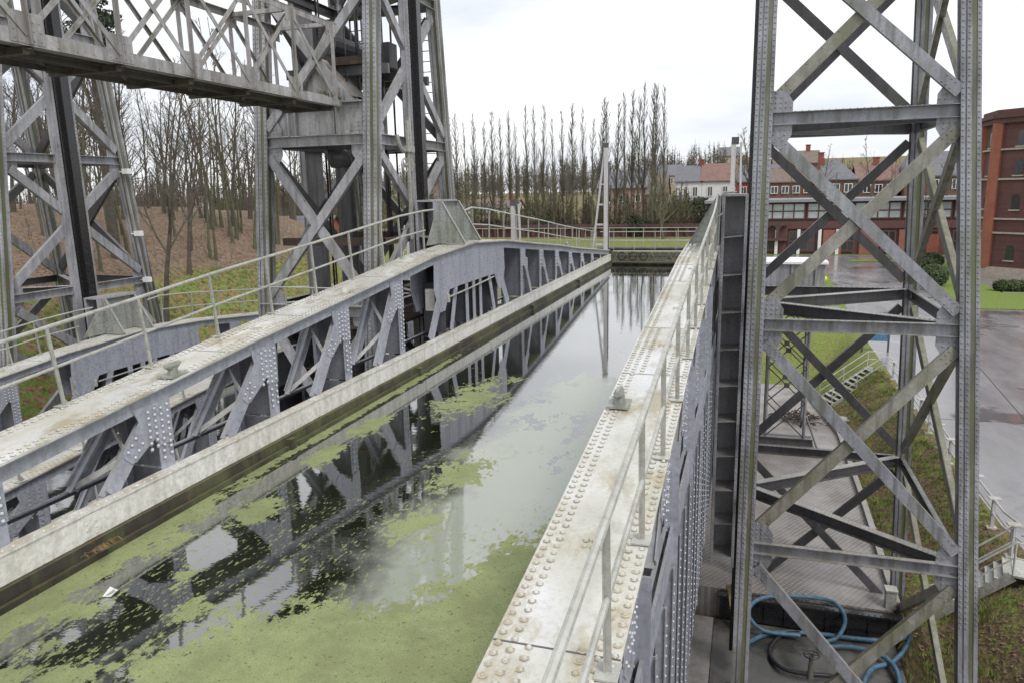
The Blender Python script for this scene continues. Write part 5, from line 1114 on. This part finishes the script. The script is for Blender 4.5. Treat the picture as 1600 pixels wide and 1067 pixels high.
# ---------------------------------------------------------------- small life on things
def scatter(name, label, cat, mat, region, cnt, kind_, seed, ok=lambda x, y: True):
    m = MB(); rn = random.Random(seed); x0, x1, y0, y1 = region
    for i in range(cnt):
        x = rn.uniform(x0, x1); y = rn.uniform(y0, y1)
        if not ok(x, y): continue
        z = H(x, y)
        if kind_ == 'leaf':
            a = rn.uniform(0, 6.28); r_ = rn.uniform(.03, .065)*(1.5 if x < 0 else 1); t = rn.uniform(.01, .07)
            m.add([(x+r_*math.cos(a), y+r_*math.sin(a), z+t), (x-r_*.6*math.sin(a), y+r_*.6*math.cos(a), z+.01), (x-r_*math.cos(a), y-r_*math.sin(a), z+t*.6), (x+r_*.6*math.sin(a), y-r_*.6*math.cos(a), z+.012)], [(0, 1, 2, 3)])
        elif kind_ == 'grass':
            for _ in range(9):
                a = rn.uniform(0, 6.28); q = rn.uniform(0, .12); bx, by = x+q*math.cos(a*3), y+q*math.sin(a*3); h_ = rn.uniform(.07, .2); w = .012
                m.add([(bx-w, by, z-.01), (bx+w, by, z-.01), (bx+math.cos(a)*h_*.6, by+math.sin(a)*h_*.6, z+h_)], [(0, 1, 2)])
        else:
            h_ = rn.uniform(.6, 2.6); p = Vector((x, y, z)); d = Vector((rn.gauss(0, .12), rn.gauss(0, .12), 1)); m.tube([p, p+d*h_], [.018, .006], 3, False)
            for _ in range(5):
                t = rn.uniform(.3, .95); a = rn.uniform(0, 6.28); b = p+d*h_*t; m.tube([b, b+Vector((math.cos(a)*.3, math.sin(a)*.3, .35))*h_*.4], [.009, .004], 3, False)
    return tag(m.build(name, mat), label, cat, kind='stuff')
bankok = lambda x, y: x < 7.6-.02*(45-y)*.1
scatter('bank_grass', 'short moss-green grass in tufts on the bank between kerb and road', 'grass', 'blade', (4.9, 7.7, 15, 46), 2600, 'grass', 1, lambda x, y: noise.noise(Vector((x*.8, y*.8, 3))) > -.08)
scatter('fallen_leaves', 'brown fallen leaves lying on the bank between kerb and road', 'leaves', 'leaf_brown', (4.9, 7.7, 15, 46), 5200, 'leaf', 2, lambda x, y: noise.noise(Vector((x*.8, y*.8, 3))) < .12)
scatter('leaf_litter', 'reddish leaf litter covering the wooded left bank', 'leaves', 'leaf_red', (-62, -21, 22, 66), 22000, 'leaf', 3, lambda x, y: -x > foot(y)+rnd.uniform(-4, 6) and -x < foot(y)+26)
scatter('rough_grass', 'rough tufty grass on the lower slope of the left bank', 'grass', 'blade', (-46, -20, 20, 60), 9000, 'grass', 4, lambda x, y: foot(y)-5 < -x < foot(y)+5)
scatter('saplings', 'thin leafless saplings scattered through the left wood', 'saplings', 'twig_pale', (-75, -28, 26, 80), 420, 'twig', 5, lambda x, y: -x > foot(y)+4)
m = MB(); random.seed(2)
for i in range(60):
    a = random.uniform(0, 6.28); l_ = random.uniform(.04, .11); x, y, z = -7.03, 6.05+random.gauss(0, .07), -3.93; m.tube([(x, y, z), (x+.03+abs(math.cos(a))*l_*.5, y+math.sin(a)*l_*.7, z+l_*.5), (x+.06+abs(math.cos(a))*l_*.9, y+math.sin(a)*l_, z+l_*.1)], [.004, .003, .002], 3, False)
tag(m.build('grass_tuft', 'dead_grass'), 'dry orange grass tuft growing on the mossy rubbing strake', 'grass tuft')
for i, (x, y, l_) in enumerate([(-6.35, 5.42, 'scrap of white foil floating at the left edge of the water'), (7.2, 17.9, 'crumpled white litter on the mossy bank at the lower right')]):
    z = -4.095 if i == 0 else H(x, y)+.02; m = MB(); m.add([(x, y, z), (x+.09, y+.02, z), (x+.07, y+.14, z+.01), (x-.01, y+.12, z+.05)], [(0, 1, 2), (0, 2, 3)]); m.add([(x+.02, y+.01, z), (x+.1, y+.09, z+.06), (x, y+.13, z+.02)], [(0, 1, 2)])
    tag(m.build('litter', 'litter_white'), l_, 'litter')
